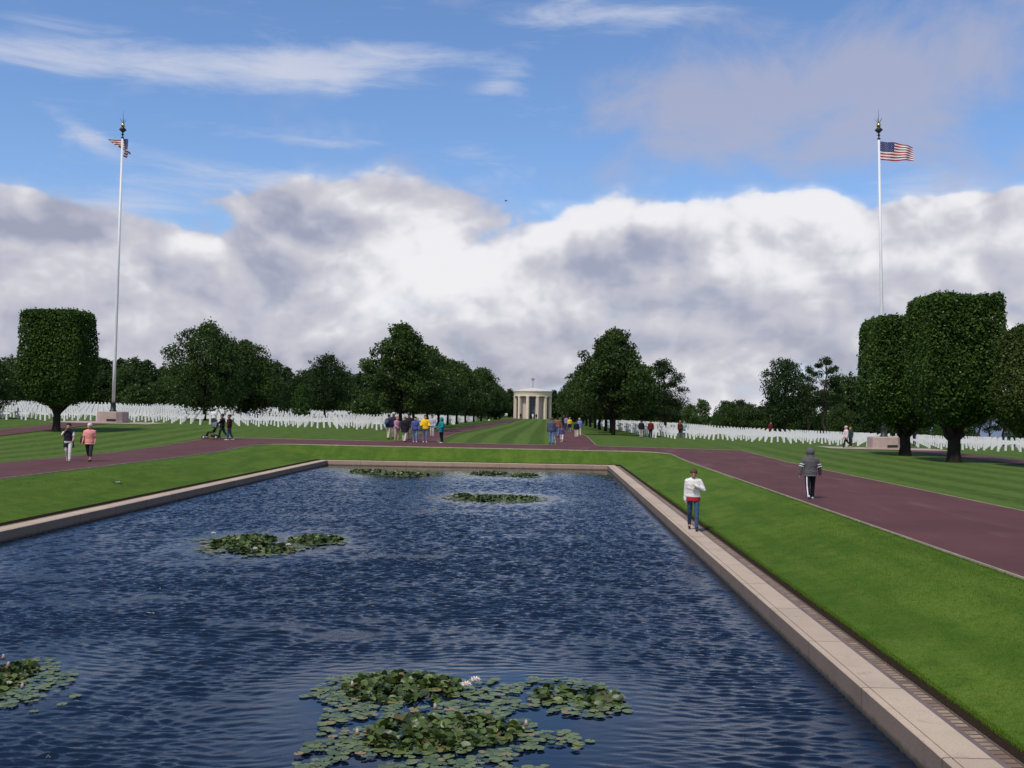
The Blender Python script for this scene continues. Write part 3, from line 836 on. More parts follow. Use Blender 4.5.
# ------------------------------------------------------------------ pool
def build_pool():
    root = empty('pool_wall', ((PX0+PX1)/2, PY1, 0)); tag(root, 'low pink granite wall with flat coping around the long reflecting pool', 'pool wall')
    off = -Vector(root.location)
    def part(name, bm, m):
        bmesh.ops.translate(bm, verts=bm.verts[:], vec=off); return obj(name, bm, m, root)
    lip = .075; ch = .012
    def long_side(xi, sgn):
        # inner lip, shallow groove, slab (profile in x, z) swept along y
        prof = [(0, -.9), (0, -ch), (ch, 0), (lip, 0), (lip, -.014), (lip+.014, -.014), (lip+.014, 0), (CW-ch, 0), (CW, -ch), (CW, -.3)]
        L = len(prof)
        bw = bmesh.new(); bc = bmesh.new()
        def sweep(bm, pr, mitre=True):
            a = [bm.verts.new((xi+sgn*x, PY0, z)) for x, z in pr]; b2 = [bm.verts.new((xi+sgn*x, PY1+x, z)) for x, z in pr]
            for i in range(len(pr)-1): bm.faces.new((a[i], a[i+1], b2[i+1], b2[i]))
        sweep(bw, prof[:2]); sweep(bc, prof[1:])
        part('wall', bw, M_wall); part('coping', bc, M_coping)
    long_side(PX1, 1); long_side(PX0, -1)
    prof = [(0, -.9), (0, -ch), (ch, 0), (lip, 0), (lip, -.014), (lip+.014, -.014), (lip+.014, 0), (CW-ch, 0), (CW, -ch), (CW, -.3)]
    def sweep_x(bm, pr):
        a = [bm.verts.new((PX0-x, PY1+x, z)) for x, z in pr]; b2 = [bm.verts.new((PX1+x, PY1+x, z)) for x, z in pr]
        for i in range(len(pr)-1): bm.faces.new((a[i], a[i+1], b2[i+1], b2[i]))
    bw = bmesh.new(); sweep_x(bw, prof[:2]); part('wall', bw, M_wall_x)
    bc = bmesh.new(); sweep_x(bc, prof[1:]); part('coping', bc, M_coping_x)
    # brick gutters along both long sides, slightly below the coping
    for x0, x1 in ((PX1+CW+.002, PX1+CW+BRW-.06), (PX0-CW-BRW+.06, PX0-CW-.002)):
        bg = bmesh.new(); n = 60
        prev = None
        for i in range(n+1):
            y = PY0+(PY1+.2-PY0)*i/n
            r = [bg.verts.new((x0, y, -.035)), bg.verts.new((x1, y, -.030))]
            if prev: bg.faces.new((prev[0], prev[1], r[1], r[0]))
            prev = r
        part('brick_gutter', bg, M_brick)
        xa, xb = (x0, x0+.085) if x0 > 0 else (x1-.085, x1)
        bch = bmesh.new(); prev = None
        for i in range(n+1):
            y = PY0+(PY1+.2-PY0)*i/n
            r = [bch.verts.new((xa, y, -.029)), bch.verts.new((xb, y, -.029))]
            if prev: bch.faces.new((prev[0], prev[1], r[1], r[0]))
            prev = r
        part('gutter_channel', bch, M_channel)
    # raw earth edge of the lawn
    be = bmesh.new()
    def edge(pts):
        prev = None
        for (x, y, ix, iy) in pts:
            z = terrain(x, y)+.004
            r = [be.verts.new((x, y, z)), be.verts.new((x+ix*.05, y+iy*.05, z-.05)), be.verts.new((x+ix*.085, y+iy*.085, -.06))]
            if prev:
                for i in range(2): be.faces.new((prev[i], prev[i+1], r[i+1], r[i]))
            prev = r
    edge([(HX1, PY0+(HY1-PY0)*i/240, -1, 0) for i in range(241)])
    edge([(HX0, PY0+(HY1-PY0)*i/240, 1, 0) for i in range(241)])
    be2 = be
    e = obj('soil_edge', be2, M_soil); tag(e, 'dark cut soil edge of the lawn beside the brick gutter', 'soil', None, 'structure')
build_pool()

LILY = []   # (centre x, y, radius x, radius y) of the lily patches: the water lies calmer there
def lily_spot(px, py):
    d = ray(px, py); t = (WATER_Z-CAM.z)/d.z
    return CAM + d*t
def build_water():
    rs = np.random.RandomState(3)
    xs = np.concatenate([np.arange(PX0, PX1, .04), [PX1]])
    ys = []; y = 4.0
    while y < PY1: ys.append(y); y += .012 + .0008*y
    ys.append(PY1); ys = np.array(ys)
    X, Y = np.meshgrid(xs, ys)
    # domain warp so that crests wander
    def vnoise(x, y, seed):
        r = np.random.RandomState(seed); g = r.rand(64, 64)
        xi, yi = np.floor(x).astype(int), np.floor(y).astype(int); fx, fy = x-xi, y-yi
        fx, fy = fx*fx*(3-2*fx), fy*fy*(3-2*fy)
        a = g[yi % 64, xi % 64]; b = g[yi % 64, (xi+1) % 64]; c = g[(yi+1) % 64, xi % 64]; d = g[(yi+1) % 64, (xi+1) % 64]
        return (a*(1-fx)+b*fx)*(1-fy)+(c*(1-fx)+d*fx)*fy - .5
    Z = np.zeros_like(X)
    wx = X + 1.0*vnoise(X*.35, Y*.35, 1); wy = Y + 1.2*vnoise(X*.3, Y*.5, 2) + .35*vnoise(X*1.1, Y*1.6, 5)
    for i in range(44):
        lam = .065*(3.9**rs.rand()); k = 2*math.pi/lam
        th = rs.normal(0, .30) + .06
        amp = .0128*lam*(.55+.9*rs.rand())
        ph = rs.rand()*6.28
        q = k*(wx*math.sin(th)+wy*math.cos(th))+ph
        env = .62 + .95*np.clip(vnoise(X*.5+i*3.1, Y*.6+i*1.7, 10+i)+.35, 0, 1)
        Z += amp*env*np.sin(q)
    Z += .010*vnoise(X*2.4, Y*5.5, 77) + .006*vnoise(X*5.1, Y*10.5, 78)
    gust = np.clip(.80 + 1.0*vnoise(X*.16, Y*.10, 91), .45, 1.3)
    calm = np.ones_like(X)
    for cx, cy, rx, ry in LILY:
        q = ((X-cx)/rx)**2 + ((Y-cy)/ry)**2
        calm *= 1 - .80*np.exp(-q*1.1)
    fe = np.clip((PY1-Y)/9.0, 0, 1); calm *= .10 + .90*fe*fe*(3-2*fe)                       # lee of the far wall
    fe = np.clip((PX1-X)/.9, 0, 1); calm *= .45 + .55*fe
    Z *= gust*calm
    Z = np.clip(Z, -.05, .05)
    nx, ny = len(xs), len(ys)
    V = np.stack([X.ravel(), Y.ravel(), Z.ravel()+WATER_Z], 1)
    idx = np.arange(nx*ny).reshape(ny, nx)
    Fc = np.stack([idx[:-1, :-1].ravel(), idx[:-1, 1:].ravel(), idx[1:, 1:].ravel(), idx[1:, :-1].ravel()], 1)
    me = npmesh('water', V, Fc)
    at = me.attributes.new('calm', 'FLOAT', 'POINT'); at.data.foreach_set('value', (calm*gust).ravel().astype(np.float32))
    o = obj_mesh('water', me, M_water, None, True)
    tag(o, 'rippled dark blue water of the reflecting pool', 'water', None, 'structure')
    # the strip right below us
    bm = bmesh.new(); vs = [bm.verts.new(p) for p in ((PX0, PY0, WATER_Z), (PX1, PY0, WATER_Z), (PX1, 4.0, WATER_Z), (PX0, 4.0, WATER_Z))]; bm.faces.new(vs)
    tag(obj('water', bm, M_water), 'water of the pool close below the terrace', 'water', None, 'structure')

# lily patches ------------------------------------------------------------
def pad_material(name, a, b_, c):
    m, nt = mat(name); b = NB(nt)
    rp = b.n('ShaderNodeNewGeometry').outputs['Random Per Island']
    n = b.noise(b.obj(), 12, 3)
    cc = b.mix(b.ss(rp, .0, .75), a, b_)
    cc = b.mix(b.ss(rp, .90, .97), cc, c)
    cc = b.mix(b.ss(n, .55, .8, 0, .4), cc, tuple(v*.6 for v in a))
    b.out(b.bsdf(cc, .42, b.bump(n, .2, .01), .4))
    return m
M_pad = pad_material('lily_pads', (.062, .092, .026), (.135, .165, .055), (.24, .17, .06))
M_lift = pad_material('lily_leaves', (.018, .036, .009), (.085, .125, .024), (.12, .085, .03))
M_petal = plain((.85, .80, .82), .5, .3, 0, .04, 20, 'lily_petals')
M_stamen = plain((.75, .45, .04), .6, .3, 0, .1, 20, 'lily_stamens')
M_bud = plain((.22, .12, .06), .6, .3, 0, .1, 20, 'lily_sepals')
def lily_patch(label, blobs, mounds, n_pad, n_lift, flowers, seed, rp=(.036, .078), stray=()):
    """blobs / mounds: ellipses in pixels (px, py, rx, ry) turned into places on the water"""
    rs = random.Random(seed)
    def place(e):
        c = lily_spot(e[0], e[1]); l = lily_spot(e[0]-e[2], e[1]); t = lily_spot(e[0], e[1]-e[3]); bt = lily_spot(e[0], e[1]+e[3])
        cy = (t.y+bt.y)/2
        return (c.x, cy, abs(c.x-l.x), abs(t.y-bt.y)/2)
    B = [place(e) for e in blobs]; Mo = [place(e) for e in mounds]
    for x, y, a, b_ in B: LILY.append((x, y, a*1.35+.3, b_*1.35+.5))
    cx = sum(b_[0] for b_ in B)/len(B); cy = sum(b_[1] for b_ in B)/len(B)
    root = empty('water_lily', (cx, cy, WATER_Z)); tag(root, label, 'water lilies', 'water lily patches in the pool')
    V, Fc = [], []
    def pad(x, y, z, r, tilt, az, cup=0.0):
        n = 10; base = len(V)
        Rm = Matrix.Rotation(az, 3, 'Z') @ Matrix.Rotation(tilt, 3, 'X')
        pts = [Vector((0, 0, 0))]
        for i in range(n):
            a = R(14) + (2*math.pi-R(28))*i/(n-1)
            rr = r*(1+.05*math.sin(3*a+az))
            pts.append(Vector((rr*math.cos(a), rr*math.sin(a), cup*r*(1+.5*math.sin(2*a+az)))))
        for p in pts:
            q = Rm @ p; V.append((x+q.x-cx, y+q.y-cy, z+q.z))
        for i in range(1, n): Fc.append((base, base+i, base+i+1))
    def pick(E):
        w = [a*b_ for _, _, a, b_ in E]; e = rs.choices(E, w)[0]
        while True:
            u, v = rs.uniform(-1, 1), rs.uniform(-1, 1)
            if u*u+v*v <= 1:
                return e[0]+u*e[2], e[1]+v*e[3], u*u+v*v
    done = []; hsh = {}
    tries = 0
    while len(done) < n_pad and tries < n_pad*14:
        tries += 1
        x, y, q = pick(B)
        if rs.random() < (q-.30)*1.15: continue
        r = rs.uniform(*rp)
        if math.sin(x*4.1+seed)+math.sin(y*5.3+x*2.2+seed*2)+math.sin(x*9.7-y*7.9) < -1.25+q*.9: continue
        cell = (int(x/.2), int(y/.2))
        if any((x-a)**2+(y-b_)**2 < ((r+c)*.70)**2 for i_ in (-1, 0, 1) for j_ in (-1, 0, 1) for a, b_, c in hsh.get((cell[0]+i_, cell[1]+j_), ())): continue
        hsh.setdefault(cell, []).append((x, y, r)); done.append(1); pad(x, y, (.016+rs.uniform(0, .012)) if rs.random() < .8 else -.004, r, R(rs.uniform(-3, 3)), rs.uniform(0, 6.28), .03)
    for e in stray:
        c = lily_spot(*e); pad(c.x, c.y, .012, rs.uniform(*rp), R(2), rs.uniform(0, 6.28), .02)
    obj_mesh('floating_leaves', npmesh('pads', V, Fc), M_pad, root, True)
    V, Fc = [], []
    for i in range(n_lift):
        x, y, q = pick(Mo)
        hgt = .015 + .075*(1-q)*rs.random()
        pad(x, y, hgt, rs.uniform(*rp)*.80, R(rs.choice((-1, 1))*rs.uniform(15, 75)), rs.uniform(0, 6.28), rs.uniform(.05, .45))
    obj_mesh('raised_leaves', npmesh('leaves', V, Fc), M_lift, root, True)
    for (fx, fy, open_) in flowers:
        c = lily_spot(fx, fy); bm = bmesh.new()
        z0 = .07; s = .062 if open_ else .042
        for ringn, (n, tl, ln) in enumerate(((8, 62, 1.0), (8, 38, .9), (6, 16, .75)) if open_ else ((5, 14, .9), (4, 4, 1.0))):
            for i in range(n):
                a = 2*math.pi*(i+.5*(ringn % 2))/n
                Rm = Matrix.Rotation(a, 3, 'Z') @ Matrix.Rotation(-R(90-tl)+R(90)-R(0), 3, 'Y') if False else Matrix.Rotation(a, 3, 'Z') @ Matrix.Rotation(R(tl), 3, 'Y')
                prof = [(0, 0), (.30*s, .45*s), (.30*s, .8*s), (0, 1.25*s*ln)]
                p = [Rm @ Vector((.02*s, 0, 0)), Rm @ Vector((.10*s, .30*s, .6*s*ln)), Rm @ Vector((0, 0, 1.35*s*ln)), Rm @ Vector((.10*s, -.30*s, .6*s*ln))]
                vs = [bm.verts.new((c.x-cx+v.x, c.y-cy+v.y, z0+v.z)) for v in p]; bm.faces.new(vs)
        fo = obj('flower', bm, M_petal, root, True)
        bm = bmesh.new(); ellipsoid(bm, (c.x-cx, c.y-cy, z0+(.03 if open_ else .004)), (.026, .026, .020), None, 8, 6); obj('stamens' if open_ else 'sepals', bm, M_stamen if open_ else M_bud, fo, True)
    return root
lily_patch('large water lily patch in front with white flowers, nearest the middle of the pool', 
    [(395, 692, 85, 20), (440, 735, 105, 36), (540, 700, 90, 22), (420, 765, 130, 40), (520, 745, 60, 22), (345, 690, 34, 13), (375, 718, 55, 22), (495, 712, 60, 20), (585, 703, 42, 13)],
    [(402, 690, 62, 15), (445, 733, 80, 16), (556, 696, 20, 8), (598, 700, 25, 9), (420, 745, 60, 10)],
    3200, 950, [(466, 693, 1), (475, 688, 1), (435, 715, 0), (526, 732, 0), (357, 741, 0), (352, 692, 0)], 11, (.034, .076),
    stray=[(578, 747), (321, 735), (310, 745), (316, 690), (305, 697), (590, 742), (628, 712)])
lily_patch('water lily patch cut off by the left edge of the view', [(2, 680, 40, 22), (30, 690, 34, 20), (-30, 690, 50, 26)], [(2, 678, 26, 16), (-20, 690, 30, 18)],
    620, 330, [(22, 694, 0), (8, 672, 0), (3, 664, 0)], 12, (.034, .076), stray=[(34, 712), (75, 697), (62, 705)])
lily_patch('two lobed water lily patch in mid pool towards the left wall', [(240, 545, 38, 11), (262, 550, 45, 8), (315, 542, 34, 7), (215, 541, 22, 5)], [(243, 543, 30, 7), (262, 550, 34, 5), (315, 541, 28, 5)],
    900, 620, [(213, 537, 1), (255, 553, 1), (288, 549, 1)], 13, (.055, .10), stray=[(193, 540)])
lily_patch('flat water lily patch in mid pool to the right of the centre line', [(495, 499, 50, 5.0), (470, 498, 28, 3.5), (525, 499, 24, 4)], [(495, 499, 40, 3.2), (522, 499, 16, 2.5), (462, 497, 10, 2)],
    800, 420, [(505, 497, 0)], 14, (.06, .11))
lily_patch('water lily patch near the far left corner of the pool', [(372, 472.5, 24, 2.6), (405, 474.8, 27, 2.4)], [(368, 472, 18, 1.8), (405, 474.8, 24, 1.7)],
    560, 420, [(395, 473.5, 1), (372, 473.5, 1)], 15, (.07, .12))
lily_patch('water lily patch by the middle of the far wall of the pool', [(498, 474.5, 30, 2.2), (528, 476.5, 14, 1.8)], [(490, 474, 20, 1.6), (525, 476, 14, 1.4)],
    480, 360, [(500, 474.5, 1)], 16, (.07, .12))
build_water()

# ------------------------------------------------------------------ grave crosses
def cross_mesh():
    bm = bmesh.new()
    pts = [(-.072, 0), (-.060, .50), (-.30, .492), (-.30, .652), (-.060, .644), (-.064, .95), (.064, .95), (.060, .644), (.30, .652), (.30, .492), (.060, .50), (.072, 0)]
    a = [bm.verts.new((x, -.05, z-.02)) for x, z in pts]; b_ = [bm.verts.new((x, .05, z-.02)) for x, z in pts]
    bm.faces.new(a); bm.faces.new(b_[::-1])
    n = len(pts)
    for i in range(n): bm.faces.new((a[i], b_[i], b_[(i+1) % n], a[(i+1) % n]))
    bmesh.ops.recalc_face_normals(bm, faces=bm.faces[:])
    me = bpy.data.meshes.new('cross'); bm.to_mesh(me); bm.free(); me.materials.append(M_cross)
    return me
def build_graves():
    me = cross_mesh(); me_v = [v.co.copy() for v in me.vertices]; me_f = [tuple(p.vertices) for p in me.polygons]
    A, B = 1.62, 2.5
    cand = []
    r2 = random.Random(5)
    for side in (-1, 1):
        for row in range(0, 49):
            y = (85.5 if side < 0 else 79.2) + row*B
            for c in range(0, 106):
                x = (-13.9 - c*A) if side < 0 else (9.2 + c*A)
                if side > 0 and x < 23.5 and row < 4: continue
                if x/y > .52+.02 or x/y < -.60: continue
                if y > 160 and (abs(x+3.2) > 48): continue
                if side > 0 and x > 24 and y > 135: continue
                if side > 0 and x/y > .37 and y > 118: continue
                if side < 0 and abs(x-PL.x) < 4.4 and y < PL.y+3.5: continue
                if side > 0 and abs(x-PR.x) < 4.6 and y < PR.y+4: continue
                z = terrain(x, y)
                ppx, ppy = project((x, y, z))
                cand.append((y, x, z, side, -8 < ppx < 1032))
    cand.sort(key=lambda t: (t[0]*t[0]+t[1]*t[1]*.9))
    shown = [c for c in cand if c[4]]
    solo = set(id(c) for c in shown[:300])
    V, Fc = [], []
    for c in cand:
        y, x, z, side, vis = c
        if id(c) in solo:
            o = bpy.data.objects.new('cross_headstone', me); col.objects.link(o); o.location = (x, y, z)
            o.rotation_euler = (R(r2.uniform(-.6, .6)), R(r2.uniform(-.6, .6)), R(r2.uniform(-2, 2)))
            if side < 0: tag(o, 'white marble cross in the front rows of graves left of the avenue', 'grave cross', 'front rows of crosses left of the avenue')
            else: tag(o, 'white marble cross in the front rows of graves right of the avenue', 'grave cross', 'front rows of crosses right of the avenue')
        else:
            b_ = len(V)
            for v in me_v: V.append((v.x+x, v.y+y, v.z+z))
            for f in me_f: Fc.append(tuple(i+b_ for i in f))
    m2 = bpy.data.meshes.new('crosses'); m2.from_pydata(V, [], Fc); m2.update()
    tag(obj_mesh('cross_headstones', m2, M_cross), 'the many rows of white marble crosses behind the front rows', 'grave crosses', None, 'stuff')
build_graves()

# low white plot markers on the grass by the left avenue
for px, py, lab in ((453.5, 424.6, 'low white marker stone on the grass beside the left avenue path'), (489, 420.8, 'far low white marker stone beside the left avenue path near the chapel')):
    p = ground_at(px, py); bm = bmesh.new()
    box(bm, (0, 0, .10), (.42, .30, .22), None, .03); box(bm, (0, -.02, .225), (.34, .22, .05), Matrix.Rotation(R(14), 3, 'X'), .01)
    o = obj('marker_stone', bm, M_cross); o.location = p; tag(o, lab, 'marker stone')
p = at_depth(506, 300); e = empty('sign_board', p); tag(e, 'small white sign board standing left of the chapel', 'sign')
bm = bmesh.new(); box(bm, (0, 0, 1.15), (.75, .05, .7), None, .012); obj('board', bm, M_white, e)
for sx in (-.3, .3):
    bm = bmesh.new(); tube(bm, [(sx, .04, -.05), (sx, .04, 1.4)], [.03, .03], 8); obj('post', bm, M_bronze, e)

# ------------------------------------------------------------------ flagpoles and flags
def flagpole(label, base, top_px, H, pr=.13):
    root = empty('flagpole', base); tag(root, label, 'flagpole')
    bm = bmesh.new(); a = 1.02; c_ = .34
    ring = [(-a, -a+c_), (-a+c_, -a), (a-c_, -a), (a, -a+c_), (a, a-c_), (a-c_, a), (-a+c_, a), (-a, a-c_)]
    def ringv(s, z): return [bm.verts.new((x*s, y*s, z)) for x, y in ring]
    rs_ = [ringv(1.10, -.1), ringv(1.10, .10), ringv(1.02, .12), ringv(1.0, .86), ringv(.96, .92)]
    for r0, r1 in zip(rs_, rs_[1:]):
        for i in range(8): bm.faces.new((r0[i], r0[(i+1) % 8], r1[(i+1) % 8], r1[i]))
    bm.faces.new(rs_[-1])
    pl = obj('plinth', bm, M_plinth, root)
    bm = bmesh.new(); box(bm, (.30, -1.045, .22), (.75, .03, .20), None, .01); obj('vent', bm, M_bronze, pl)
    bm = bmesh.new(); lathe(bm, [(.30, .915), (.30, .98), (.22, 1.02), (.20, 1.55), (.24, 1.60), (.18, 1.66)], 20); obj('base_collar', bm, M_bronze, root, True)
    bm = bmesh.new(); lathe(bm, [(pr, 1.6), (pr, 5), (pr*.90, H*.5), (pr*.62, H)], 18); obj('pole', bm, M_pole, root, True)
    bm = bmesh.new(); lathe(bm, [(.09, H), (.13, H+.08), (.05, H+.16), (.05, H+.26), (.12, H+.34), (.05, H+.42), (.06, H+.5), (.30, H+.72), (.10, H+.94), (.04, H+.98)], 18)
    fi = obj('finial', bm, M_bronze, root, True)
    bm = bmesh.new(); ellipsoid(bm, (0, 0, H+1.10), (.17, .17, .17)); obj('gilded_ball', bm, M_gold, fi, True)
    bm = bmesh.new(); tube(bm, [(0, 0, H+1.2), (0, 0, H+2.3)], [.022, .008], 6)
    for k in range(5):
        a_ = 2*math.pi*k/5+.3; tube(bm, [(0, 0, H+1.18), (.30*math.cos(a_), .30*math.sin(a_), H+1.62)], [.018, .006], 6)
    obj('spikes', bm, M_bronze, fi, True)
    # a slight real lean, as the poles stand
    ax, ay = project(base + Vector((0, 0, 1.6))); bx, by = project(base + Vector((0, 0, H)))
    root.rotation_euler = (0, (top_px-bx)/F*base.y/H, 0)
    return root
HP_R = (project((PR.x, PR.y, PR.z))[1]-141.5)*PR.y/F
HP_L = (project((PL.x, PL.y, PL.z))[1]-133)*PL.y/F
fpR = flagpole('tall white flagpole on the right rising behind the clipped trees', PR, 879.0, HP_R)
fpL = flagpole('tall white flagpole on the left beside the clipped tree', PL, 122.6, HP_L)

def flag(label, pole, H, shape, W, Hh):
    """shape(u, v) -> local x, y, z of the cloth, u along the fly, v up the hoist"""
    nu, nv = 52, 26
    bm = bmesh.new(); g = [[bm.verts.new(shape(i/nu, j/nv)) for i in range(nu+1)] for j in range(nv+1)]
    for j in range(nv):
        for i in range(nu):
            f = bm.faces.new((g[j][i], g[j][i+1], g[j+1][i+1], g[j+1][i])); f.smooth = True
            s = int((1-(j+.5)/nv)*13)
            f.material_index = 2 if (i < nu*.4 and j >= 12) else (0 if s % 2 == 0 else 1)
    # stars: rows of 6 and 5 set just off the cloth on both faces
    for row in range(9):
        n = 6 if row % 2 == 0 else 5
        for k in range(n):
            u = .4*((k+.5+(0 if n == 6 else .5))/6); v = 1-(7/13)*(row+1)/10
            p = Vector(shape(u, v)); du = (Vector(shape(u+.01, v))-p).normalized(); dv = (Vector(shape(u, v+.01))-p).normalized(); nn = du.cross(dv).normalized()
            for sd in (1, -1):
                r0 = .030
                vs = []
                for q in range(10):
                    a = math.pi/2 + math.pi*q/5; rr = r0 if q % 2 == 0 else r0*.42
                    vs.append(bm.verts.new(p + nn*.006*sd + du*rr*math.cos(a) + dv*rr*math.sin(a)))
                f = bm.faces.new(vs); f.material_index = 1
    me = bpy.data.meshes.new('flag'); bm.to_mesh(me); bm.free()
    o = obj_mesh('flag', me, [M_red, M_white, M_blue]); 
    tag(o, label, 'flag')
    return o
def shape_r(u, v):
    W, Hh = 2.50, 1.40
    y = .20*math.sin(u*7.0 + v*.8)*min(1, u*4) + .08*math.sin(u*15+1-v*2)*min(1, u*3)
    z = (v-1)*Hh*(1-.20*u) - .52*u + .07*math.sin(u*8.0+.6)*u + .06*math.sin(u*4.4)*v
    return (.10 + u*W*.93, y - .55*u, z)
def shape_l(u, v):
    # the cloth leaves the pole to the right, folds back behind it and lifts away to the left
    Hh = 1.45; k = sstep(.30, .85, u)
    x = .06 + .26*math.sin(min(1, u/.55)*math.pi*.75) - 1.95*k*max(0, v-.18)**.7 + .07*math.sin(u*14+v*4)
    y = .06 + .85*u + .12*math.sin(u*9+v*2.5)
    z = (v-1)*Hh*(1-.52*k) + .05 - .35*k*(1-v) + .12*k*v - .10*math.sin(u*7)*(1-v)
    return (x, y, z)
fr = flag('stars and stripes flag streaming to the right from the right flagpole', fpR, HP_R, shape_r, 2.8, 1.62)
topR = fpR.location + Matrix.Rotation(fpR.rotation_euler[1], 3, 'Y') @ Vector((0, 0, HP_R-.12)); fr.location = topR
fl = flag('stars and stripes flag hanging folded at the top of the left flagpole', fpL, HP_L, shape_l, 2.8, 1.62)
topL = fpL.location + Matrix.Rotation(fpL.rotation_euler[1], 3, 'Y') @ Vector((0, 0, HP_L-.05)); fl.location = topL

# ------------------------------------------------------------------ chapel
def build_chapel():
    D = 330.0
    p = at_depth(532.4, D); p.z = CAM.z - (420.3-project((p.x, D, CAM.z))[1])*D/F
    root = empty('chapel', p); tag(root, 'small round limestone chapel with a ring of columns at the end of the lawn', 'chapel')
    k = D/F
    RR = 5.85; hc = 23.8*k; 
    bm = bmesh.new(); lathe(bm, [(RR+1.2, -1.2), (RR+1.2, -.30), (RR+.9, -.29), (RR+.9, -.14), (RR+.55, -.13), (RR+.55, .02)], 48); obj('steps', bm, M_lime, root)
    n = 12
    for i in range(n):
        a = R(15 + 30*i)
        bm = bmesh.new(); c = (RR*.965*math.sin(a), -RR*.965*math.cos(a), 0)
        rot = Matrix.Rotation(a, 3, 'Z')
        box(bm, Vector(c)+Vector((0, 0, .13)), (.98, .98, .24), rot, .03)
        box(bm, Vector(c)+Vector((0, 0, hc/2)), (.80, .80, hc-.5), rot, .06)
        box(bm, Vector(c)+Vector((0, 0, hc-.13)), (.96, .96, .25), rot, .03)
        obj('column', bm, M_lime, root)
    h2 = 5.4*k
    bm = bmesh.new()
    lathe(bm, [(RR-1.1, hc+.002), (RR+.10, hc+.002), (RR+.10, hc+h2*.42), (RR+.18, hc+h2*.46), (RR+.18, hc+h2*.78), (RR+.40, hc+h2*.84), (RR+.44, hc+h2), (RR-1.1, hc+h2)], 64, cap=False)
    obj('entablature', bm, M_lime, root)
    bm = bmesh.new(); lathe(bm, [(RR+.25, hc+h2+.003), (RR+.20, hc+h2+.10), (RR*.5, hc+h2+.60), (RR*.12, hc+h2+.94), (.05, hc+h2+.98)], 64); ro = obj('roof', bm, M_roof, root)
    # drum with a tall opening towards the lawn
    bm = bmesh.new(); rd = 4.45; half = R(12.2)
    N = 60; ring = []
    for i in range(N+1):
        a = half + (2*math.pi-2*half)*i/N
        ring.append([bm.verts.new((r_*math.sin(a), -r_*math.cos(a), z)) for r_, z in ((rd, 0), (rd, hc+.3), (rd-.5, hc+.3), (rd-.5, 0))])
    for a_, b_ in zip(ring, ring[1:]):
        for q in range(4): bm.faces.new((a_[q], a_[(q+1) % 4], b_[(q+1) % 4], b_[q]))
    bm.faces.new(ring[0]); bm.faces.new(ring[-1][::-1]); obj('wall', bm, M_pinkst, root)
    w = rd*math.sin(half)*2
    bm = bmesh.new(); box(bm, (0, -rd+.55, hc*.62), (w-.1, .06, hc*.74), None, .01); gw = obj('window', bm, M_glass, root)
    bm = bmesh.new()
    for x in (-w*.17, w*.17): box(bm, (x, -rd+.50, hc*.62), (.07, .05, hc*.74))
    for z in (.34, .48, .62, .76, .9): box(bm, (0, -rd+.49, hc*z), (w-.14, .04, .10))
    obj('glazing_bars', bm, M_bronze, gw)
    bm = bmesh.new(); box(bm, (0, -rd+.55, hc*.125), (w-.1, .10, hc*.245), None, .02); dr = obj('door', bm, M_bronze, root)
    bm = bmesh.new(); box(bm, (.12, -rd+.475, hc*.13), (.06, .05, .35), None, .01); obj('handle', bm, M_gold, dr)
    # armillary on a thin mast
    zt = hc+h2+.98
    bm = bmesh.new(); tube(bm, [(0, 0, zt-.1), (0, 0, zt+2.7)], [.07, .05], 8); ms = obj('mast', bm, M_bronze, ro)
    bm = bmesh.new()
    for rot in (Matrix.Identity(3), Matrix.Rotation(R(70), 3, 'X'), Matrix.Rotation(R(80), 3, 'Y')):
        pts = [rot @ Vector((.42*math.cos(2*math.pi*i/20), .42*math.sin(2*math.pi*i/20), 0)) + Vector((0, 0, zt+2.7)) for i in range(21)]; tube(bm, pts, [.06]*21, 6, False)
    o = obj('armillary_sphere', bm, M_bronze, root, True)
build_chapel()

# ------------------------------------------------------------------ trees
def leaf_quads(P, size, rs, nrm=None, spread=1.0, asp=.55):
    """P: (n,3) leaf centres -> a mesh of n rhombic leaves"""
    n = len(P)
    d = rs.normal(size=(n, 3)); 
    if nrm is not None: d = nrm + d*spread
    d /= np.linalg.norm(d, axis=1)[:, None]+1e-9
    t = rs.normal(size=(n, 3)); u = np.cross(d, t); u /= np.linalg.norm(u, axis=1)[:, None]+1e-9
    v = np.cross(d, u)
    s = (size*(.6+.8*rs.rand(n)))[:, None]
    a = P + u*s*.5; b_ = P + v*s*.5*asp + d*s*.08; c = P - u*s*.5; e = P - v*s*.5*asp + d*s*.08
    V = np.stack([a, b_, c, e], 1).reshape(-1, 3)
    Fc = np.arange(4*n).reshape(n, 4)
    return V, Fc
def shell(rs, n, c, r, fill=.35, flat=1.0):
    d = rs.normal(size=(n, 3)); d /= np.linalg.norm(d, axis=1)[:, None]
    q = (1-fill*rs.rand(n)**1.5)
    rr = np.array(r)
    return np.array(c) + d*q[:, None]*rr*np.array((1, 1, flat)), d
def limb(bm, p0, p1, r0, r1, rs, n=5, wob=.08, seg=8):
    p0, p1 = np.array(p0, float), np.array(p1, float); L = np.linalg.norm(p1-p0)
    pts = [p0 + (p1-p0)*i/n + (rs.normal(size=3)*wob*L*(0 if i in (0, n) else 1)*.5) for i in range(n+1)]
    tube(bm, pts, [r0+(r1-r0)*i/n for i in range(n+1)], seg)
    return pts
PROTO = {}
def store(name, bmT, V, Fc, leaf, bark):
    me_c = npmesh(name+'_crown', V, Fc); me_c.materials.append(leaf)
    me_t = bpy.data.meshes.new(name+'_trunk'); bmesh.ops.recalc_face_normals(bmT, faces=bmT.faces[:]); bmT.to_mesh(me_t); bmT.free()
    me_t.materials.append(bark); me_t.polygons.foreach_set('use_smooth', [True]*len(me_t.polygons))
    PROTO[name] = (me_t, me_c)
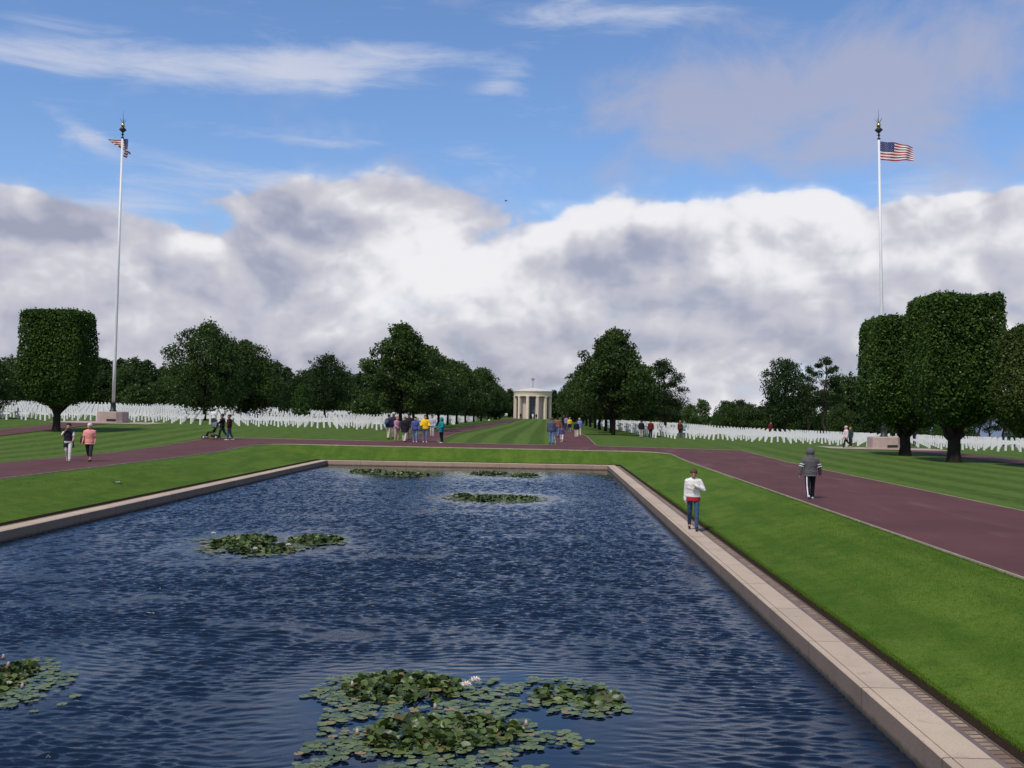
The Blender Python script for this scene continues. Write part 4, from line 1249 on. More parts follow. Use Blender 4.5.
def make_broad(name, seed, H, W, base, nl, leaf, size, ncl=46, conic=.3, bark=None, rag=.5, clump=(.13, .24)):
    """a full crown of leaf clumps hung on limbs; conic 0 = round, 1 = pointed"""
    rs = np.random.RandomState(seed); bm = bmesh.new()
    tw = .021*H
    tp = limb(bm, (0, 0, -.4), (rs.normal()*.02*H, rs.normal()*.02*H, H*.62), tw, tw*.35, rs, 6, .03, 10)
    lob = rs.rand(7)*6.28
    C, Rr = [], []
    for i in range(ncl):
        f = (i+rs.rand())/ncl; z = base + (H-base)*f
        env = math.sin(math.pi*min(1, (f*.86+.12)))**.62
        env = (1-conic)*env + conic*(1-f)**.75*min(1, f*5+.35)
        a = i*2.399+rs.normal()*.4
        w = W*.5*env*max(.62, min(1.22, 1 + rag*.22*math.sin(3*a+lob[0]+f*5) + rag*.18*math.sin(5*a+lob[1]-f*7)))
        q = math.sqrt(rs.rand())*.55+.42
        cr = W*rs.uniform(*clump)*(.65+.5*env)
        rr = max(0, w-cr*.55)*q
        C.append((rr*math.cos(a), rr*math.sin(a), z - cr*.1)); Rr.append(cr)
    for i in range(ncl//2):
        f = .12+.86*rs.rand(); z = base + (H-base)*f
        env = math.sin(math.pi*min(1, (f*.86+.12)))**.62
        env = (1-conic)*env + conic*(1-f)**.75*min(1, f*5+.35)
        a = rs.rand()*6.28; w = W*.5*env*max(.62, min(1.15, 1 + rag*.22*math.sin(3*a+lob[0]+f*5) + rag*.18*math.sin(5*a+lob[1]-f*7)))
        rr = w*rs.uniform(.74, .98); C.append((rr*math.cos(a), rr*math.sin(a), z+.03*W)); Rr.append(W*rs.uniform(.045, .085))
    C.append((0, 0, H-.10*W)); Rr.append(W*.11); C.append((W*.05, 0, H-.03*W)); Rr.append(W*.05)
    for i in range(len(C)):
        c = C[i]; z0 = max(base*.75, min(H*.55, c[2]-.35*math.hypot(c[0], c[1])-.4))
        f = min(5.9, z0/(H*.62)*6); k = int(f); q0 = tp[k] + (tp[min(k+1, 6)]-tp[k])*(f-k)
        limb(bm, q0, (c[0]*.9, c[1]*.9, c[2]), tw*(.30 if i % 3 == 0 else .16), tw*.06, rs, 4, .12, 5)
    P, Nn = [], []
    tot = sum(r*r for r in Rr)
    for c, r in zip(C, Rr):
        n = int(nl*r*r/tot)
        p, d = shell(rs, n, c, (r, r, r*.72), .55); P.append(p); Nn.append(d*.6+np.array((0, 0, .5)))
        # stray sprigs so the outline is uneven
        k = max(2, n//14); p, d = shell(rs, k, c, (r*1.22, r*1.22, r*.95), .2); P.append(p); Nn.append(d)
    P = np.concatenate(P); Nn = np.concatenate(Nn)
    V, Fc = leaf_quads(P, size, rs, Nn, .8)
    store(name, bm, V, Fc, leaf, bark or B_dark)
def make_pine(name, seed, H, W, base, nl, leaf, size, ncl=20, tiers=True):
    """bare stem with separate flat clouds of needles, sky showing between"""
    rs = np.random.RandomState(seed); bm = bmesh.new(); tw = .024*H
    tp = limb(bm, (0, 0, -.4), (rs.normal()*.05*H, rs.normal()*.03*H, H*.93), tw, tw*.25, rs, 8, .035, 8)
    P, Nn = [], []
    for i in range(ncl):
        f = (i+.5)/ncl; z = base + (H-base)*f; a = i*2.4+rs.normal()*.5
        w = W*.5*(math.sin(math.pi*(f*.75+.22))**.7)*rs.uniform(.55, 1.05)
        k = min(7, int(z/(H*.93)*8)); s0 = tp[k]
        r = W*rs.uniform(.12, .21)*(1.1-.4*f)
        c = (s0[0]+max(0, w-r*.5)*math.cos(a), s0[1]+max(0, w-r*.5)*math.sin(a), z+.03*H)
        limb(bm, s0, c, tw*.28, tw*.08, rs, 4, .1, 5)
        n = int(nl/ncl*rs.uniform(.7, 1.3))
        p, d = shell(rs, n, c, (r, r, r*.55), .75); P.append(p); Nn.append(d*.3+np.array((0, 0, .4)))
        p, d = shell(rs, n//10, c, (r*1.3, r*1.3, r*.7), .2); P.append(p); Nn.append(d)
    P = np.concatenate(P); Nn = np.concatenate(Nn); V, Fc = leaf_quads(P, size, rs, Nn, 1.0, .35)
    store(name, bm, V, Fc, leaf, B_pine)
def make_pollard(name, seed, H, W, Dp, base, nl, leaf, size, taper=.92, tw=.33, e=11.0):
    """clipped block crown on a short stout stem that forks into limbs"""
    rs = np.random.RandomState(seed); bm = bmesh.new()
    limb(bm, (0, 0, -.3), (0, 0, base*.72), tw*1.12, tw, rs, 4, .02, 14)
    tube(bm, [(0, 0, -.3), (0, 0, .05), (0, 0, .5)], [tw*1.6, tw*1.35, tw*1.05], 14, False)
    for k in range(7):
        a = 2*math.pi*k/7+rs.rand(); r1 = W*.30
        limb(bm, (0, 0, base*.45+.1*k*.3), (r1*math.cos(a), r1*math.sin(a)*Dp/W, base+.9), tw*.62, tw*.30, rs, 5, .06, 9)
        limb(bm, (r1*math.cos(a), r1*math.sin(a)*Dp/W, base+.85), (r1*1.2*math.cos(a+.2), r1*1.2*math.sin(a+.2)*Dp/W, H*.8), tw*.30, tw*.08, rs, 5, .06, 6)
    # points on a rounded block: superellipsoid surface, shrinking a little upward
    n = nl; U = rs.uniform(-1, 1, (n*3, 3)); ax = rs.randint(0, 3, n*3); sg = np.where(rs.rand(n*3) < .5, -1, 1)
    U[np.arange(n*3), ax] = sg
    # thin the underside, keep sides and top
    keep = ~((ax == 2) & (sg < 0) & (rs.rand(n*3) < .35)); U = U[keep][:n]
    nr = (np.abs(U)**e).sum(1)**(1/e); S = U/nr[:, None]
    Nn = np.sign(S)*np.abs(S)**(e-1); Nn /= np.linalg.norm(Nn, axis=1)[:, None]
    def fld(P, f, s): return np.sin(P[:, 0]*f+s)*np.sin(P[:, 1]*f*1.1+s*2)*np.sin(P[:, 2]*f*.9+s*3)
    dep = rs.rand(len(S))**2.2*.34
    x = S[:, 0]*W/2; y = S[:, 1]*Dp/2; z = base + (S[:, 2]*.5+.5)*(H-base)
    k = 1 - (1-taper)*(S[:, 2]*.5+.5); 
    P = np.stack([x*k, y*k, z], 1)
    tb = np.clip((-.30-S[:, 2])/.70, 0, 1); P[:, :2] *= (1-.34*tb**1.6)[:, None]
    bulge = .10*fld(P, 2.1, 1.0)+.06*fld(P, 5.0, 2.0)
    P += Nn*(bulge - dep*1.5 + (rs.rand(len(S)) < .08)*rs.rand(len(S))*.16)[:, None]
    hole = fld(P, 1.3, seed*.7) + .6*fld(P, 3.1, seed*1.9)
    P -= Nn*(np.clip(hole-.42, 0, 1)*1.1*rs.rand(len(S)))[:, None]
    sh = (rs.rand(len(S)) < .012); P += Nn*(sh*rs.uniform(.10, .22, len(S)))[:, None]
    # the underside rises towards the stem in a ragged skirt
    low = S[:, 2] < -.9
    P[low, 2] += rs.rand(low.sum())*.6 - .45*(1-np.hypot(P[low, 0], P[low, 1])/(W*.5))
    V, Fc = leaf_quads(P, size, rs, Nn*.55 + np.array((0, 0, .35)), .75, .62)
    # inner growth
    m = nl//4; Q = S[rs.randint(0, len(S), m)]*(.35+.5*rs.rand(m))[:, None]*np.array((W*.5*taper, Dp*.5*taper, (H-base)*.5)) + np.array((0, 0, (H+base)/2))
    V2, F2 = leaf_quads(Q, size*2.0, rs); Fc = np.concatenate([Fc, F2+len(V)]); V = np.concatenate([V, V2])
    store(name, bm, V, Fc, leaf, B_dark)
def make_cypress(name, seed, H, W, nl, leaf, size):
    rs = np.random.RandomState(seed); bm = bmesh.new(); limb(bm, (0, 0, -.2), (0, 0, H*.5), .10, .05, rs, 3, .02, 8)
    f = rs.rand(nl)**1.25; a = rs.rand(nl)*6.28
    w = W*.5*np.sin(np.pi*np.clip(f*.82+.16, 0, 1))**.7*(1+.12*np.sin(3*a+f*9))*(1-.45*rs.rand(nl)**2)
    P = np.stack([w*np.cos(a), w*np.sin(a), .12+f*(H-.12)], 1); Nn = np.stack([np.cos(a), np.sin(a), .3+0*a], 1)
    V, Fc = leaf_quads(P, size, rs, Nn, .6, .5); store(name, bm, V, Fc, leaf, B_dark)

names = {}
def plant(kind, tname, label, cat, loc, scale=1.0, rz=0.0, group=None, sx=1.0):
    me_t, me_c = PROTO[kind]
    r = empty(tname, loc, rz); r.scale = (scale*sx, scale*sx, scale); tag(r, label, cat, group)
    for nm, me in (('trunk', me_t), ('crown', me_c)):
        o = bpy.data.objects.new(nm, me); col.objects.link(o); o.parent = r
    return r
def plant_px(kind, H0, tname, label, px, y, top_py, cat='tree', rz=0.0, group=None, sx=1.0):
    """stands at distance y in the direction of column px, as tall as its top demands; H0 = the prototype's height"""
    p = at_depth(px, y)
    hz = project((p.x, y, CAM.z))[1]
    top = CAM.z + (hz-top_py)*y/F
    s = (top-p.z)/H0
    return plant(kind, tname, label, cat, p, s, rz, group, sx)

# prototypes
make_pollard('pollard_a', 21, 9.4, 4.5, 4.3, 2.35, 46000, L_pollard, .165, .97)
make_pollard('pollard_b', 22, 8.7, 5.3, 4.4, 2.0, 42000, L_pollard, .165, .90, tw=.31)
make_pollard('pollard_c', 23, 8.6, 6.3, 4.6, 1.9, 40000, L_pollard_b, .17, .78, tw=.31, e=4.5)
make_pollard('pollard_d', 24, 8.5, 4.75, 3.9, 2.1, 34000, L_pollard, .17, .90, tw=.24)
make_broad('avenue_a', 31, 9.2, 9.0, 2.2, 17000, L_broad, .25, 84, .74, rag=1.5, clump=(.06, .135))
make_broad('avenue_b', 32, 9.0, 8.0, 2.4, 14000, L_broad, .28, 60, .55, rag=1.3, clump=(.08, .165))
make_broad('avenue_c', 33, 8.6, 7.6, 2.4, 12000, L_broad, .30, 46, .35, rag=.8, clump=(.12, .22))
make_broad('round_a', 41, 11, 12.5, 1.9, 18000, L_broad, .33, 78, .18, rag=1.3, clump=(.07, .15))
make_broad('round_b', 42, 9.5, 9.5, 1.4, 13000, L_broad, .33, 60, .22, rag=1.2, clump=(.08, .17))
make_broad('belt_a', 51, 12, 11, 1.0, 5200, L_pine, .62, 40, .25, rag=.9, clump=(.12, .22))
make_broad('belt_b', 52, 12, 9, 1.0, 4800, L_pine, .60, 40, .55, rag=.9, clump=(.12, .22))
make_broad('belt_c', 53, 12, 12, .8, 5200, L_broad, .62, 36, .1, rag=1.0, clump=(.13, .24))
make_broad('pale_a', 54, 7, 6, .8, 3200, L_pale, .42, 26, .2, rag=1.0, clump=(.12, .22))
make_pine('pine_a', 61, 11, 7.5, 3.0, 8500, L_pine, .34, 30)
make_pine('pine_b', 62, 11, 6.5, 4.2, 4200, L_pine, .36, 17)
make_broad('pine_c', 63, 11, 9.5, 2.6, 10500, L_pine, .34, 46, .12, bark=B_pine, rag=1.1, clump=(.11, .2))
make_cypress('cypress_a', 71, 3.6, 1.7, 2600, L_cyp, .20)
make_cypress('cypress_b', 72, 3.6, 1.6, 2400, L_cypd, .20)
make_broad('bush_a', 73, 2.0, 3.2, .1, 2000, L_broad, .28, 22, .0, rag=.8)

# clipped trees
def clip(kind, H0, label, px, y, top, rz=0, sx=1.0): return plant_px(kind, H0, 'clipped_tree', label, px, y, top, 'tree', rz, 'clipped block shaped trees', sx)
clip('pollard_a', 9.4, 'tallest flat topped clipped tree on the right, in front with the thickest forked trunk', 954, 58.5, 298.5, R(0))
clip('pollard_b', 8.7, 'shorter clipped block tree standing just left of the tallest clipped tree on the right', 905, 66.5, 319.5, R(0))
clip('pollard_c', 8.6, 'olive tinged clipped tree cut off by the right edge of the view', 1048, 54.0, 325, R(10), 1.0)
clip('pollard_d', 8.5, 'clipped block tree with slim trunk left of the left flagpole', 56, 70, 309.5, R(0), .97)
plant_px('round_b', 9.5, 'broadleaf_tree', 'dark round tree cut off by the left edge of the view', -22, 88, 346, 'tree', R(50))

# avenue rows (two lines of trees along the central lawn)
GLa, GRa = 'trees in the left avenue row', 'trees in the right avenue row'
plant_px('avenue_a', 9.2, 'avenue_tree', 'tall pointed tree at the near end of the left avenue row behind the group', 401, 88, 325.5, 'tree', R(10), GLa, 1.0)
plant_px('avenue_a', 9.2, 'avenue_tree', 'tall pointed tree at the near end of the right avenue row', 613, 95, 331.5, 'tree', R(200), GRa, 1.02)
k = 0
for y, top in ((99, 345), (110, 351), (121, 357), (133, 361), (147, 364), (163, 369), (181, 373), (200, 370), (224, 376), (250, 384), (280, 389)):
    px = project((-12.6, y, 1.2))[0]
    plant_px(('avenue_b', 'avenue_c', 'avenue_a')[k % 3], (9.0, 8.6, 9.2)[k % 3], 'avenue_tree', 'dark green tree in the left avenue row receding towards the chapel', px, y, top, 'tree', R(k*67), GLa, rnd.uniform(.95, 1.15)); k += 1
for y, top in ((106, 348), (117, 353), (129, 357), (142, 362), (157, 366), (174, 369), (193, 374), (215, 378), (240, 383), (268, 388), (298, 392)):
    px = project((6.5, y, 1.1))[0]
    plant_px(('avenue_c', 'avenue_b', 'avenue_a')[k % 3], (8.6, 9.0, 9.2)[k % 3], 'avenue_tree', 'dark green tree in the right avenue row receding towards the chapel', px, y, top, 'tree', R(k*67), GRa, rnd.uniform(.95, 1.12)); k += 1

# trees standing among the graves
plant_px('round_a', 11, 'broadleaf_tree', 'large round topped tree among the left graves right of the flagpole', 205, 104, 325, 'tree', R(30), None, .82)
plant_px('round_b', 9.5, 'broadleaf_tree', 'broad dome shaped tree touching the large round topped tree on its right', 243, 112, 341, 'tree', R(140), None, .95)
plant_px('pine_c', 11, 'pine_tree', 'dark pine with a spreading crown behind the slim cypress on the left', 326, 118, 355, 'tree', R(20), None, .92)
plant_px('pine_a', 11, 'pine_tree', 'open crowned pine standing right of the right avenue row', 665, 116, 364, 'tree', R(0), None, 1.05)
plant_px('avenue_c', 8.6, 'broadleaf_tree', 'shaded tree filling the gap between the right avenue and the open pine', 641, 128, 372, 'tree', R(60), None, 1.05)
plant_px('pine_c', 11, 'pine_tree', 'dense round headed pine beyond the right graves', 785, 128, 360.5, 'tree', R(100), None, .86)
plant_px('pine_b', 11, 'pine_tree', 'thin bare stemmed pine with sky showing through its crown', 824, 128, 361.5, 'tree', R(40), None, .95)
plant_px('pine_b', 11, 'pine_tree', 'thin pine half merged with the round headed pine', 809, 134, 370, 'tree', R(200), None, .8)
plant_px('cypress_a', 3.6, 'cypress', 'slim bright green cypress at the back of the left graves', 300.5, 112, 382.5, 'tree', 0, None, 1.0)
plant_px('cypress_b', 3.6, 'cypress', 'dark slim cypress left of the bright green cypress', 284, 140, 386, 'tree', 0, None, .9)
plant_px('cypress_a', 3.6, 'cypress', 'small green cypress beyond the right graves near the open pine', 715, 165, 413, 'tree', 0, None, 1.0)
plant_px('cypress_a', 3.6, 'cypress', 'small green cypress at the foot of the bare stemmed pine', 820, 138, 413.5, 'tree', 0, None, 1.15)
plant_px('cypress_a', 3.6, 'cypress', 'small yellow green cypress seen under the tallest clipped tree', 937, 112, 425, 'tree', 0, None, 1.3)
plant_px('bush_a', 2.0, 'bush', 'low round bush at the back of the left graves', 366, 150, 397, 'bush', 0)
plant_px('bush_a', 2.0, 'bush', 'low dark bush behind the left flagpole plinth', 136, 150, 386, 'bush', R(40))
plant_px('pale_a', 7, 'broadleaf_tree', 'pale green open tree in the low tree line right of the avenue', 702, 190, 400, 'tree', 0)
plant_px('pale_a', 7, 'broadleaf_tree', 'pale green tree just behind the open crowned pine', 690, 185, 405, 'tree', R(90))

# woodland behind the graves
r3 = random.Random(12)
def belt(pxs, tops, ys, label, group, kinds, sx=1.0):
    for i, px in enumerate(pxs):
        top = tops[i % len(tops)] if not callable(tops) else tops(px)
        k = kinds[i % len(kinds)]
        plant_px(k, {'belt_a': 12, 'belt_b': 12, 'belt_c': 12, 'pine_a': 11, 'pine_b': 11, 'pine_c': 11}[k], 'woodland_tree', label, px + r3.uniform(-3, 3), ys[i % len(ys)] + r3.uniform(-4, 4), top + r3.uniform(-3, 3), 'tree', r3.uniform(0, 6), group, sx*r3.uniform(.9, 1.15))
GB1 = 'dark woodland behind the left graves'; LB1 = 'dark tree in the woodland belt behind the left graves'
tl = [(-30, 352), (8, 360), (100, 357), (125, 358), (150, 362), (170, 368), (250, 360), (290, 366), (320, 372), (350, 372), (372, 380), (420, 385), (480, 388)]
belt(list(range(-20, 385, 14)), lambda px: lerp_table(tl, px), (205, 214, 208), LB1, GB1, ('belt_a', 'belt_b', 'belt_c'))
belt(list(range(-28, 400, 19)), lambda px: lerp_table(tl, px)+13, (186, 192), LB1, GB1, ('belt_c', 'belt_a'))
belt(list(range(390, 500, 13)), lambda px: 388+(px-390)*.04, (255, 270), LB1, GB1, ('belt_a', 'belt_c'))
belt([484, 492, 500, 508], lambda px: 386+(px-484)*.12, (345, 352), 'dark tree closing in beside the chapel on its left', 'trees left of the chapel', ('belt_b', 'belt_a', 'belt_c'), .9)
belt([556, 564, 572, 581], lambda px: 388, (345, 352), 'dark tree closing in beside the chapel on its right', 'trees right of the chapel', ('belt_b', 'belt_a', 'belt_c'), .9)
belt([512, 520, 528, 537, 545, 552], lambda px: 394, (375, 385), 'dark tree behind the chapel, seen between its columns', 'trees behind the chapel', ('belt_c', 'belt_a'))
GB2 = 'low woodland behind the right graves'; LB2 = 'dark tree in the low woodland belt behind the right graves'
tr_ = [(560, 385), (640, 388), (690, 405), (705, 409), (722, 404), (740, 403), (760, 405), (790, 395), (830, 388), (850, 378), (870, 372)]
belt(list(range(575, 700, 13)), lambda px: lerp_table(tr_, px), (250, 235), LB2, GB2, ('belt_c', 'belt_a'))
belt(list(range(722, 800, 10)), lambda px: lerp_table(tr_, px), (205, 198), LB2, GB2, ('belt_a', 'belt_c'))
belt([808, 842, 850, 862, 874, 888], lambda px: lerp_table(tr_, px), (150, 158), LB2, GB2, ('belt_b', 'belt_a', 'belt_c'), .8)
belt([842, 868, 905, 925, 948], lambda px: 408, (140, 146), LB2, GB2, ('belt_c', 'belt_b'))
GB3 = 'wind bent pines at the cliff edge on the right'; LB3 = 'thin dark pine near the cliff edge seen under the clipped trees with sea behind'
belt([978, 990, 1003, 1016, 1030], lambda px: 396, (128, 136), LB3, GB3, ('pine_b', 'pine_a'))
plant_px('belt_c', 12, 'woodland_tree', 'dark low tree seen under the olive tinged clipped tree at the cliff edge', 1016, 132, 424, 'tree')
plant_px('belt_c', 12, 'woodland_tree', 'dark tree left of the sea gap under the tallest clipped tree', 968, 135, 410, 'tree', 0, None, .6)

# ------------------------------------------------------------------ small things
d = ray(506.3, 201); p = CAM + d*135
e = empty('bird', p, R(60)); tag(e, 'tiny dark bird flying in the sky above the central clouds', 'bird')
bm = bmesh.new(); ellipsoid(bm, (0, 0, 0), (.045, .14, .045), None, 10, 8); ellipsoid(bm, (0, -.15, .02), (.028, .045, .028), None, 8, 6)
tube(bm, [(0, .12, 0), (0, .24, .01)], [.03, .045], 6)
for sg in (1, -1):
    q = [bm.verts.new(v) for v in ((sg*.03, -.06, .02), (sg*.20, -.10, .10), (sg*.40, .0, .07), (sg*.20, .05, .09), (sg*.03, .07, .02))]
    q2 = [bm.verts.new(v.co + Vector((0, 0, -.012))) for v in q]
    bm.faces.new(q); bm.faces.new(q2[::-1])
    for i in range(5): bm.faces.new((q[i], q[(i+1) % 5], q2[(i+1) % 5], q2[i]))
obj('body', bm, plain((.03, .03, .03)), e, True)
p = ground_at(117, 483); bm = bmesh.new()
g = [[bm.verts.new((.16*(i-2)/2, .10*(j-1), .035+.02*math.sin(i*2+j*1.4))) for i in range(5)] for j in range(3)]
for j in range(2):
    for i in range(4): bm.faces.new((g[j][i], g[j][i+1], g[j+1][i+1], g[j+1][i]))
bmesh.ops.solidify(bm, geom=bm.faces[:], thickness=.006)
o = obj('paper_scrap', bm, M_white, None, True); o.location = p + Vector((0, 0, .0)); tag(o, 'small crumpled white scrap lying on the grass bank left of the pool', 'litter')

# ------------------------------------------------------------------ sky and light
SUN_EL, SUN_AZ = R(58), R(211)      # azimuth clockwise from +Y
world = bpy.data.worlds.new('World'); scene.world = world; world.use_nodes = True
nt = world.node_tree; nt.nodes.clear(); b = NB(nt)
sky = b.n('ShaderNodeTexSky', sky_type='NISHITA'); sky.sun_disc = False
sky.sun_elevation = SUN_EL; sky.sun_rotation = SUN_AZ; sky.altitude = 50; sky.air_density = 1.0; sky.dust_density = .6; sky.ozone_density = 1.6
SKY = .094
gen = b.n('ShaderNodeTexCoord').outputs['Generated']
dx, dy, dz = b.sep(gen)
az = b.m('ARCTAN2', dx, dy); el = b.m('ARCSINE', dz)
def pa(px, py):
    d = ray(px, py); return math.atan2(d.x, d.y), math.asin(d.z)
def gauss(px, py, sx, sy, tilt=0.0):
    a0, e0 = pa(px, py); ca, sa = math.cos(R(tilt)), math.sin(R(tilt))
    u = b.m('SUBTRACT', az, a0); v = b.m('SUBTRACT', el, e0)
    p_ = b.m('ADD', b.m('MULTIPLY', u, ca*F/sx), b.m('MULTIPLY', v, sa*F/sx))
    q_ = b.m('ADD', b.m('MULTIPLY', u, -sa*F/sy), b.m('MULTIPLY', v, ca*F/sy))
    s_ = b.m('ADD', b.m('MULTIPLY', p_, p_), b.m('MULTIPLY', q_, q_))
    return b.m('EXPONENT', b.m('MULTIPLY', s_, -1.0))
def total(items):
    acc = None
    for a_, g_ in items:
        t_ = b.m('MULTIPLY', g_, a_); acc = t_ if acc is None else b.m('ADD', acc, t_)
    return acc
def cloud_noise(off, scale=4.6, octaves=5):
    """billowing noise: rounded lumps with creases between them"""
    v = b.vm('ADD', b.vm('MULTIPLY', gen, (1.0, 1.0, 1.35)), off)
    w = b.n('ShaderNodeTexNoise'); b.put(w.inputs['Vector'], v); w.inputs['Scale'].default_value = 3.2; w.inputs['Detail'].default_value = 4
    v2 = b.vm('ADD', v, b.vm('MULTIPLY', b.vm('SUBTRACT', w.outputs['Color'], (.5, .5, .5)), (.055, .055, .055)))
    acc = None; amp = 1.0; tot = 0.0
    for k in range(octaves):
        nk = b.noise(b.vm('ADD', v2, (k*1.37, k*.71, k*2.13)), scale*2.05**k, 0, .5)
        t_ = b.m('MULTIPLY', b.m('ABSOLUTE', b.m('MULTIPLY_ADD', nk, 2.0, -1.0)), amp*2.2)
        acc = t_ if acc is None else b.m('ADD', acc, t_); tot += amp; amp *= .52
    return b.m('DIVIDE', acc, tot)
n0 = cloud_noise((.31, .0, .12)); n1 = cloud_noise((.31+.010, -.008, .12+.022))
nb = b.noise(b.vm('MULTIPLY', gen, (1, 1, 1.4)), 9, 6, .6)
eld = b.m('MULTIPLY', el, 180/math.pi)
bank = b.ss(eld, 9.0, 13.4, 1.0, 0.0)
dens_g = total([(.40, gauss(405, 190, 60, 26, 0)), (.26, gauss(620, 212, 55, 24)), (.30, gauss(800, 205, 80, 30)), (-.75, gauss(212, 222, 50, 16, -3)), (-.62, gauss(30, 172, 110, 26)), (-.35, gauss(270, 170, 80, 24)), (-.5, gauss(960, 182, 90, 18)), (-.20, gauss(120, 195, 60, 16)), (-.20, gauss(515, 193, 40, 16)), (-.18, gauss(690, 200, 40, 18)),
                (.20, gauss(60, 240, 90, 24)), (.22, gauss(300, 225, 60, 28)), (.15, gauss(980, 215, 80, 40)), (.18, gauss(940, 270, 120, 50)), (-.36, gauss(730, 390, 90, 12)), (-.30, gauss(800, 372, 60, 9)), (-.28, gauss(560, 390, 60, 9)), (-.30, gauss(900, 330, 60, 10)), (-.1, gauss(790, 232, 40, 9))])
low = b.m('ADD', b.m('ADD', b.m('MULTIPLY', bank, .95), dens_g), b.m('MULTIPLY', b.m('MULTIPLY', b.m('SUBTRACT', n0, .42), .95), b.ss(eld, 16.0, 12.0, .45, 1.0)))
low = b.m('ADD', low, b.m('MULTIPLY', b.m('SUBTRACT', nb, .5), .50))
d_low = b.m('ADD', b.m('MULTIPLY', b.ss(low, .44, .61), .50), b.m('MULTIPLY', b.ss(low, .22, .78), .50))
# thin high cloud: long streaks and a smoky veil
stv = b.comb(b.m('MULTIPLY', az, 3.2), b.m('MULTIPLY', el, 16.0), .3)
ns = b.noise(stv, 2.6, 6, .62, .5)
nv = b.noise(b.comb(b.m('MULTIPLY', az, 3.0), b.m('MULTIPLY', el, 4.5), 1.7), 2.4, 6, .6, .35)
def streak(g_, lo, hi, amt): return b.m('MULTIPLY', b.ss(b.m('ADD', g_, b.m('MULTIPLY', b.m('SUBTRACT', ns, .5), 1.7)), lo, hi), amt)
s1 = streak(total([(.80, gauss(140, 64, 200, 22, 1)), (.66, gauss(400, 56, 110, 16, 3)), (.55, gauss(290, 68, 60, 18)), (.80, gauss(275, 182, 90, 14, -4)), (.75, gauss(610, 14, 130, 18, 0)), (.75, gauss(110, 205, 90, 26, 8)), (.45, gauss(55, 20, 60, 7)), (.75, gauss(930, 186, 80, 18, 4)), (.55, gauss(90, 140, 40, 12, -30)), (.50, gauss(510, 75, 40, 16, 30)), (.45, gauss(990, 240, 70, 40, 10)), (.40, gauss(300, 140, 160, 12, 0))]), .16, 1.12, .86)
def veil(g_, lo, hi, amt): return b.m('MULTIPLY', b.ss(b.m('ADD', g_, b.m('MULTIPLY', b.m('SUBTRACT', nv, .5), 2.1)), lo, hi), amt)
s2 = veil(total([(.62, gauss(690, 100, 90, 60)), (.70, gauss(860, 80, 110, 45)), (.45, gauss(540, 175, 50, 30)), (.40, gauss(780, 140, 110, 40)), (.45, gauss(20, 185, 50, 30)), (.40, gauss(620, 180, 50, 24)), (.45, gauss(400, 165, 50, 24)), (.4, gauss(960, 60, 80, 60)), (.4, gauss(980, 160, 70, 40))]), .14, .85, .80)
# behind and above the camera: scattered cloud
back = b.m('MULTIPLY', b.ss(n0, .42, .60), b.m('MULTIPLY', b.ss(dy, .1, -.3), b.ss(eld, 62, 30)))
veil_all = b.m('MULTIPLY', b.ss(b.noise(b.vm('MULTIPLY', gen, (1.6, 1.6, 2.2)), 2.0, 6, .6), .45, .75), b.m('MULTIPLY', b.ss(eld, 22, 34), .45))
# cloud shading
lit = b.m('MULTIPLY', b.m('SUBTRACT', n0, n1), 1.25)
shade_g = total([(.55, gauss(430, 265, 95, 65)), (.50, gauss(188, 241, 26, 12)), (.60, gauss(615, 210, 60, 14)), (.55, gauss(800, 206, 70, 18)), (.30, gauss(880, 262, 150, 40)), (.25, gauss(740, 265, 50, 30)), (.35, gauss(220, 243, 14, 10)), (.2, gauss(440, 220, 30, 20)), (.35, gauss(560, 225, 34, 26)),
                 (-.42, gauss(70, 240, 90, 24)), (-.40, gauss(300, 220, 70, 26)), (-.40, gauss(440, 200, 60, 16)), (-.50, gauss(620, 262, 55, 28)), (-.30, gauss(290, 275, 60, 24)), (-.36, gauss(720, 305, 60, 22)), (-.25, gauss(420, 335, 70, 18)), (-.34, gauss(560, 345, 160, 26)), (-.30, gauss(250, 370, 220, 26)), (-.24, gauss(900, 370, 160, 24)), (-.22, gauss(100, 330, 130, 25)), (-.40, gauss(845, 300, 45, 22)), (-.30, gauss(550, 385, 120, 14)), (-.22, gauss(800, 345, 70, 25)), (-.15, gauss(240, 330, 50, 30))])
shade = b.m('ADD', b.m('ADD', b.m('ADD', .60, b.m('MULTIPLY', shade_g, .95)), lit), b.m('MULTIPLY', b.m('SUBTRACT', nb, .5), .30))
shade = b.m('MAXIMUM', b.m('MINIMUM', shade, 1.05), 0.0)
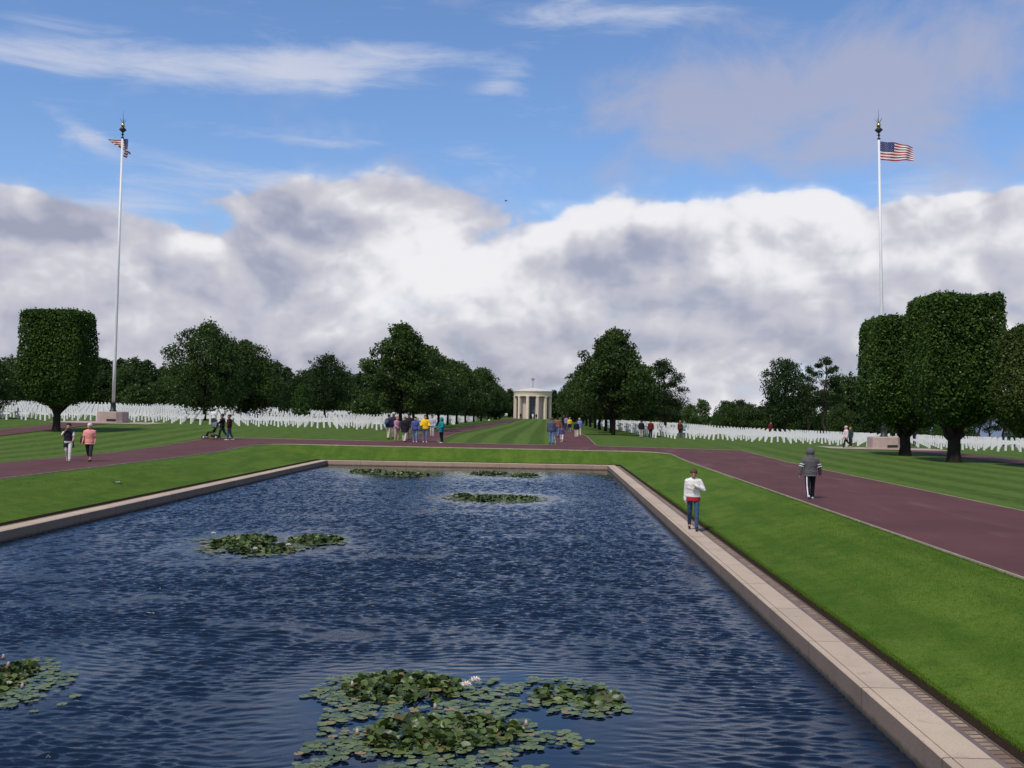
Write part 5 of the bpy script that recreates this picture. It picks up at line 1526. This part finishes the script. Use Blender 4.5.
ccol = b.mix(b.ss(shade, 0, .5), (.275, .270, .335), (.435, .430, .485)); ccol = b.mix(b.ss(shade, .42, 1.05), ccol, (.69, .685, .705))
sky_c = b.n('ShaderNodeMix', data_type='RGBA', blend_type='MULTIPLY'); sky_c.inputs[0].default_value = 1.0
nt.links.new(sky.outputs[0], sky_c.inputs[6]); sky_c.inputs[7].default_value = (SKY*.86, SKY*1.02, SKY*1.26, 1)
skc = b.mix(b.ss(eld, 9.0, 0.0, 0, .85), sky_c.outputs[2], (.42, .47, .58))
c = b.mix(s1, skc, (.47, .50, .60))
c = b.mix(s2, c, (.33, .345, .455))
dl = b.m('MAXIMUM', d_low, back)
dl = b.m('MULTIPLY', dl, b.m('ADD', .86, b.m('MULTIPLY', b.ss(shade, .1, .6), .12)))
c = b.mix(dl, c, ccol)
bg = b.n('ShaderNodeBackground'); nt.links.new(c, bg.inputs[0]); bg.inputs[1].default_value = 1.0
wo = b.n('ShaderNodeOutputWorld'); nt.links.new(bg.outputs[0], wo.inputs[0])

sun_d = bpy.data.lights.new('sun', 'SUN'); sun_d.energy = 2.4; sun_d.angle = R(9); sun_d.color = (1.0, .93, .82)
sun = bpy.data.objects.new('sun', sun_d); col.objects.link(sun)
sd = Vector((math.cos(SUN_EL)*math.sin(SUN_AZ), math.cos(SUN_EL)*math.cos(SUN_AZ), math.sin(SUN_EL)))
sun.rotation_euler = sd.to_track_quat('Z', 'Y').to_euler(); sun.location = sd*60

# ------------------------------------------------------------------ output
vs_ = scene.view_settings
scene.display_settings.display_device = 'sRGB'
vs_.view_transform = 'Standard'; vs_.look = 'None'; vs_.exposure = 0.35; vs_.gamma = 1.0; vs_.use_curve_mapping = False
scene.render.engine = 'CYCLES'
scene.cycles.use_denoising = True
scene.cycles.max_bounces = 6; scene.cycles.diffuse_bounces = 3; scene.cycles.glossy_bounces = 3; scene.cycles.transmission_bounces = 3; scene.cycles.transparent_max_bounces = 4
scene.cycles.caustics_reflective = False; scene.cycles.caustics_refractive = False
scene.render.film_transparent = False
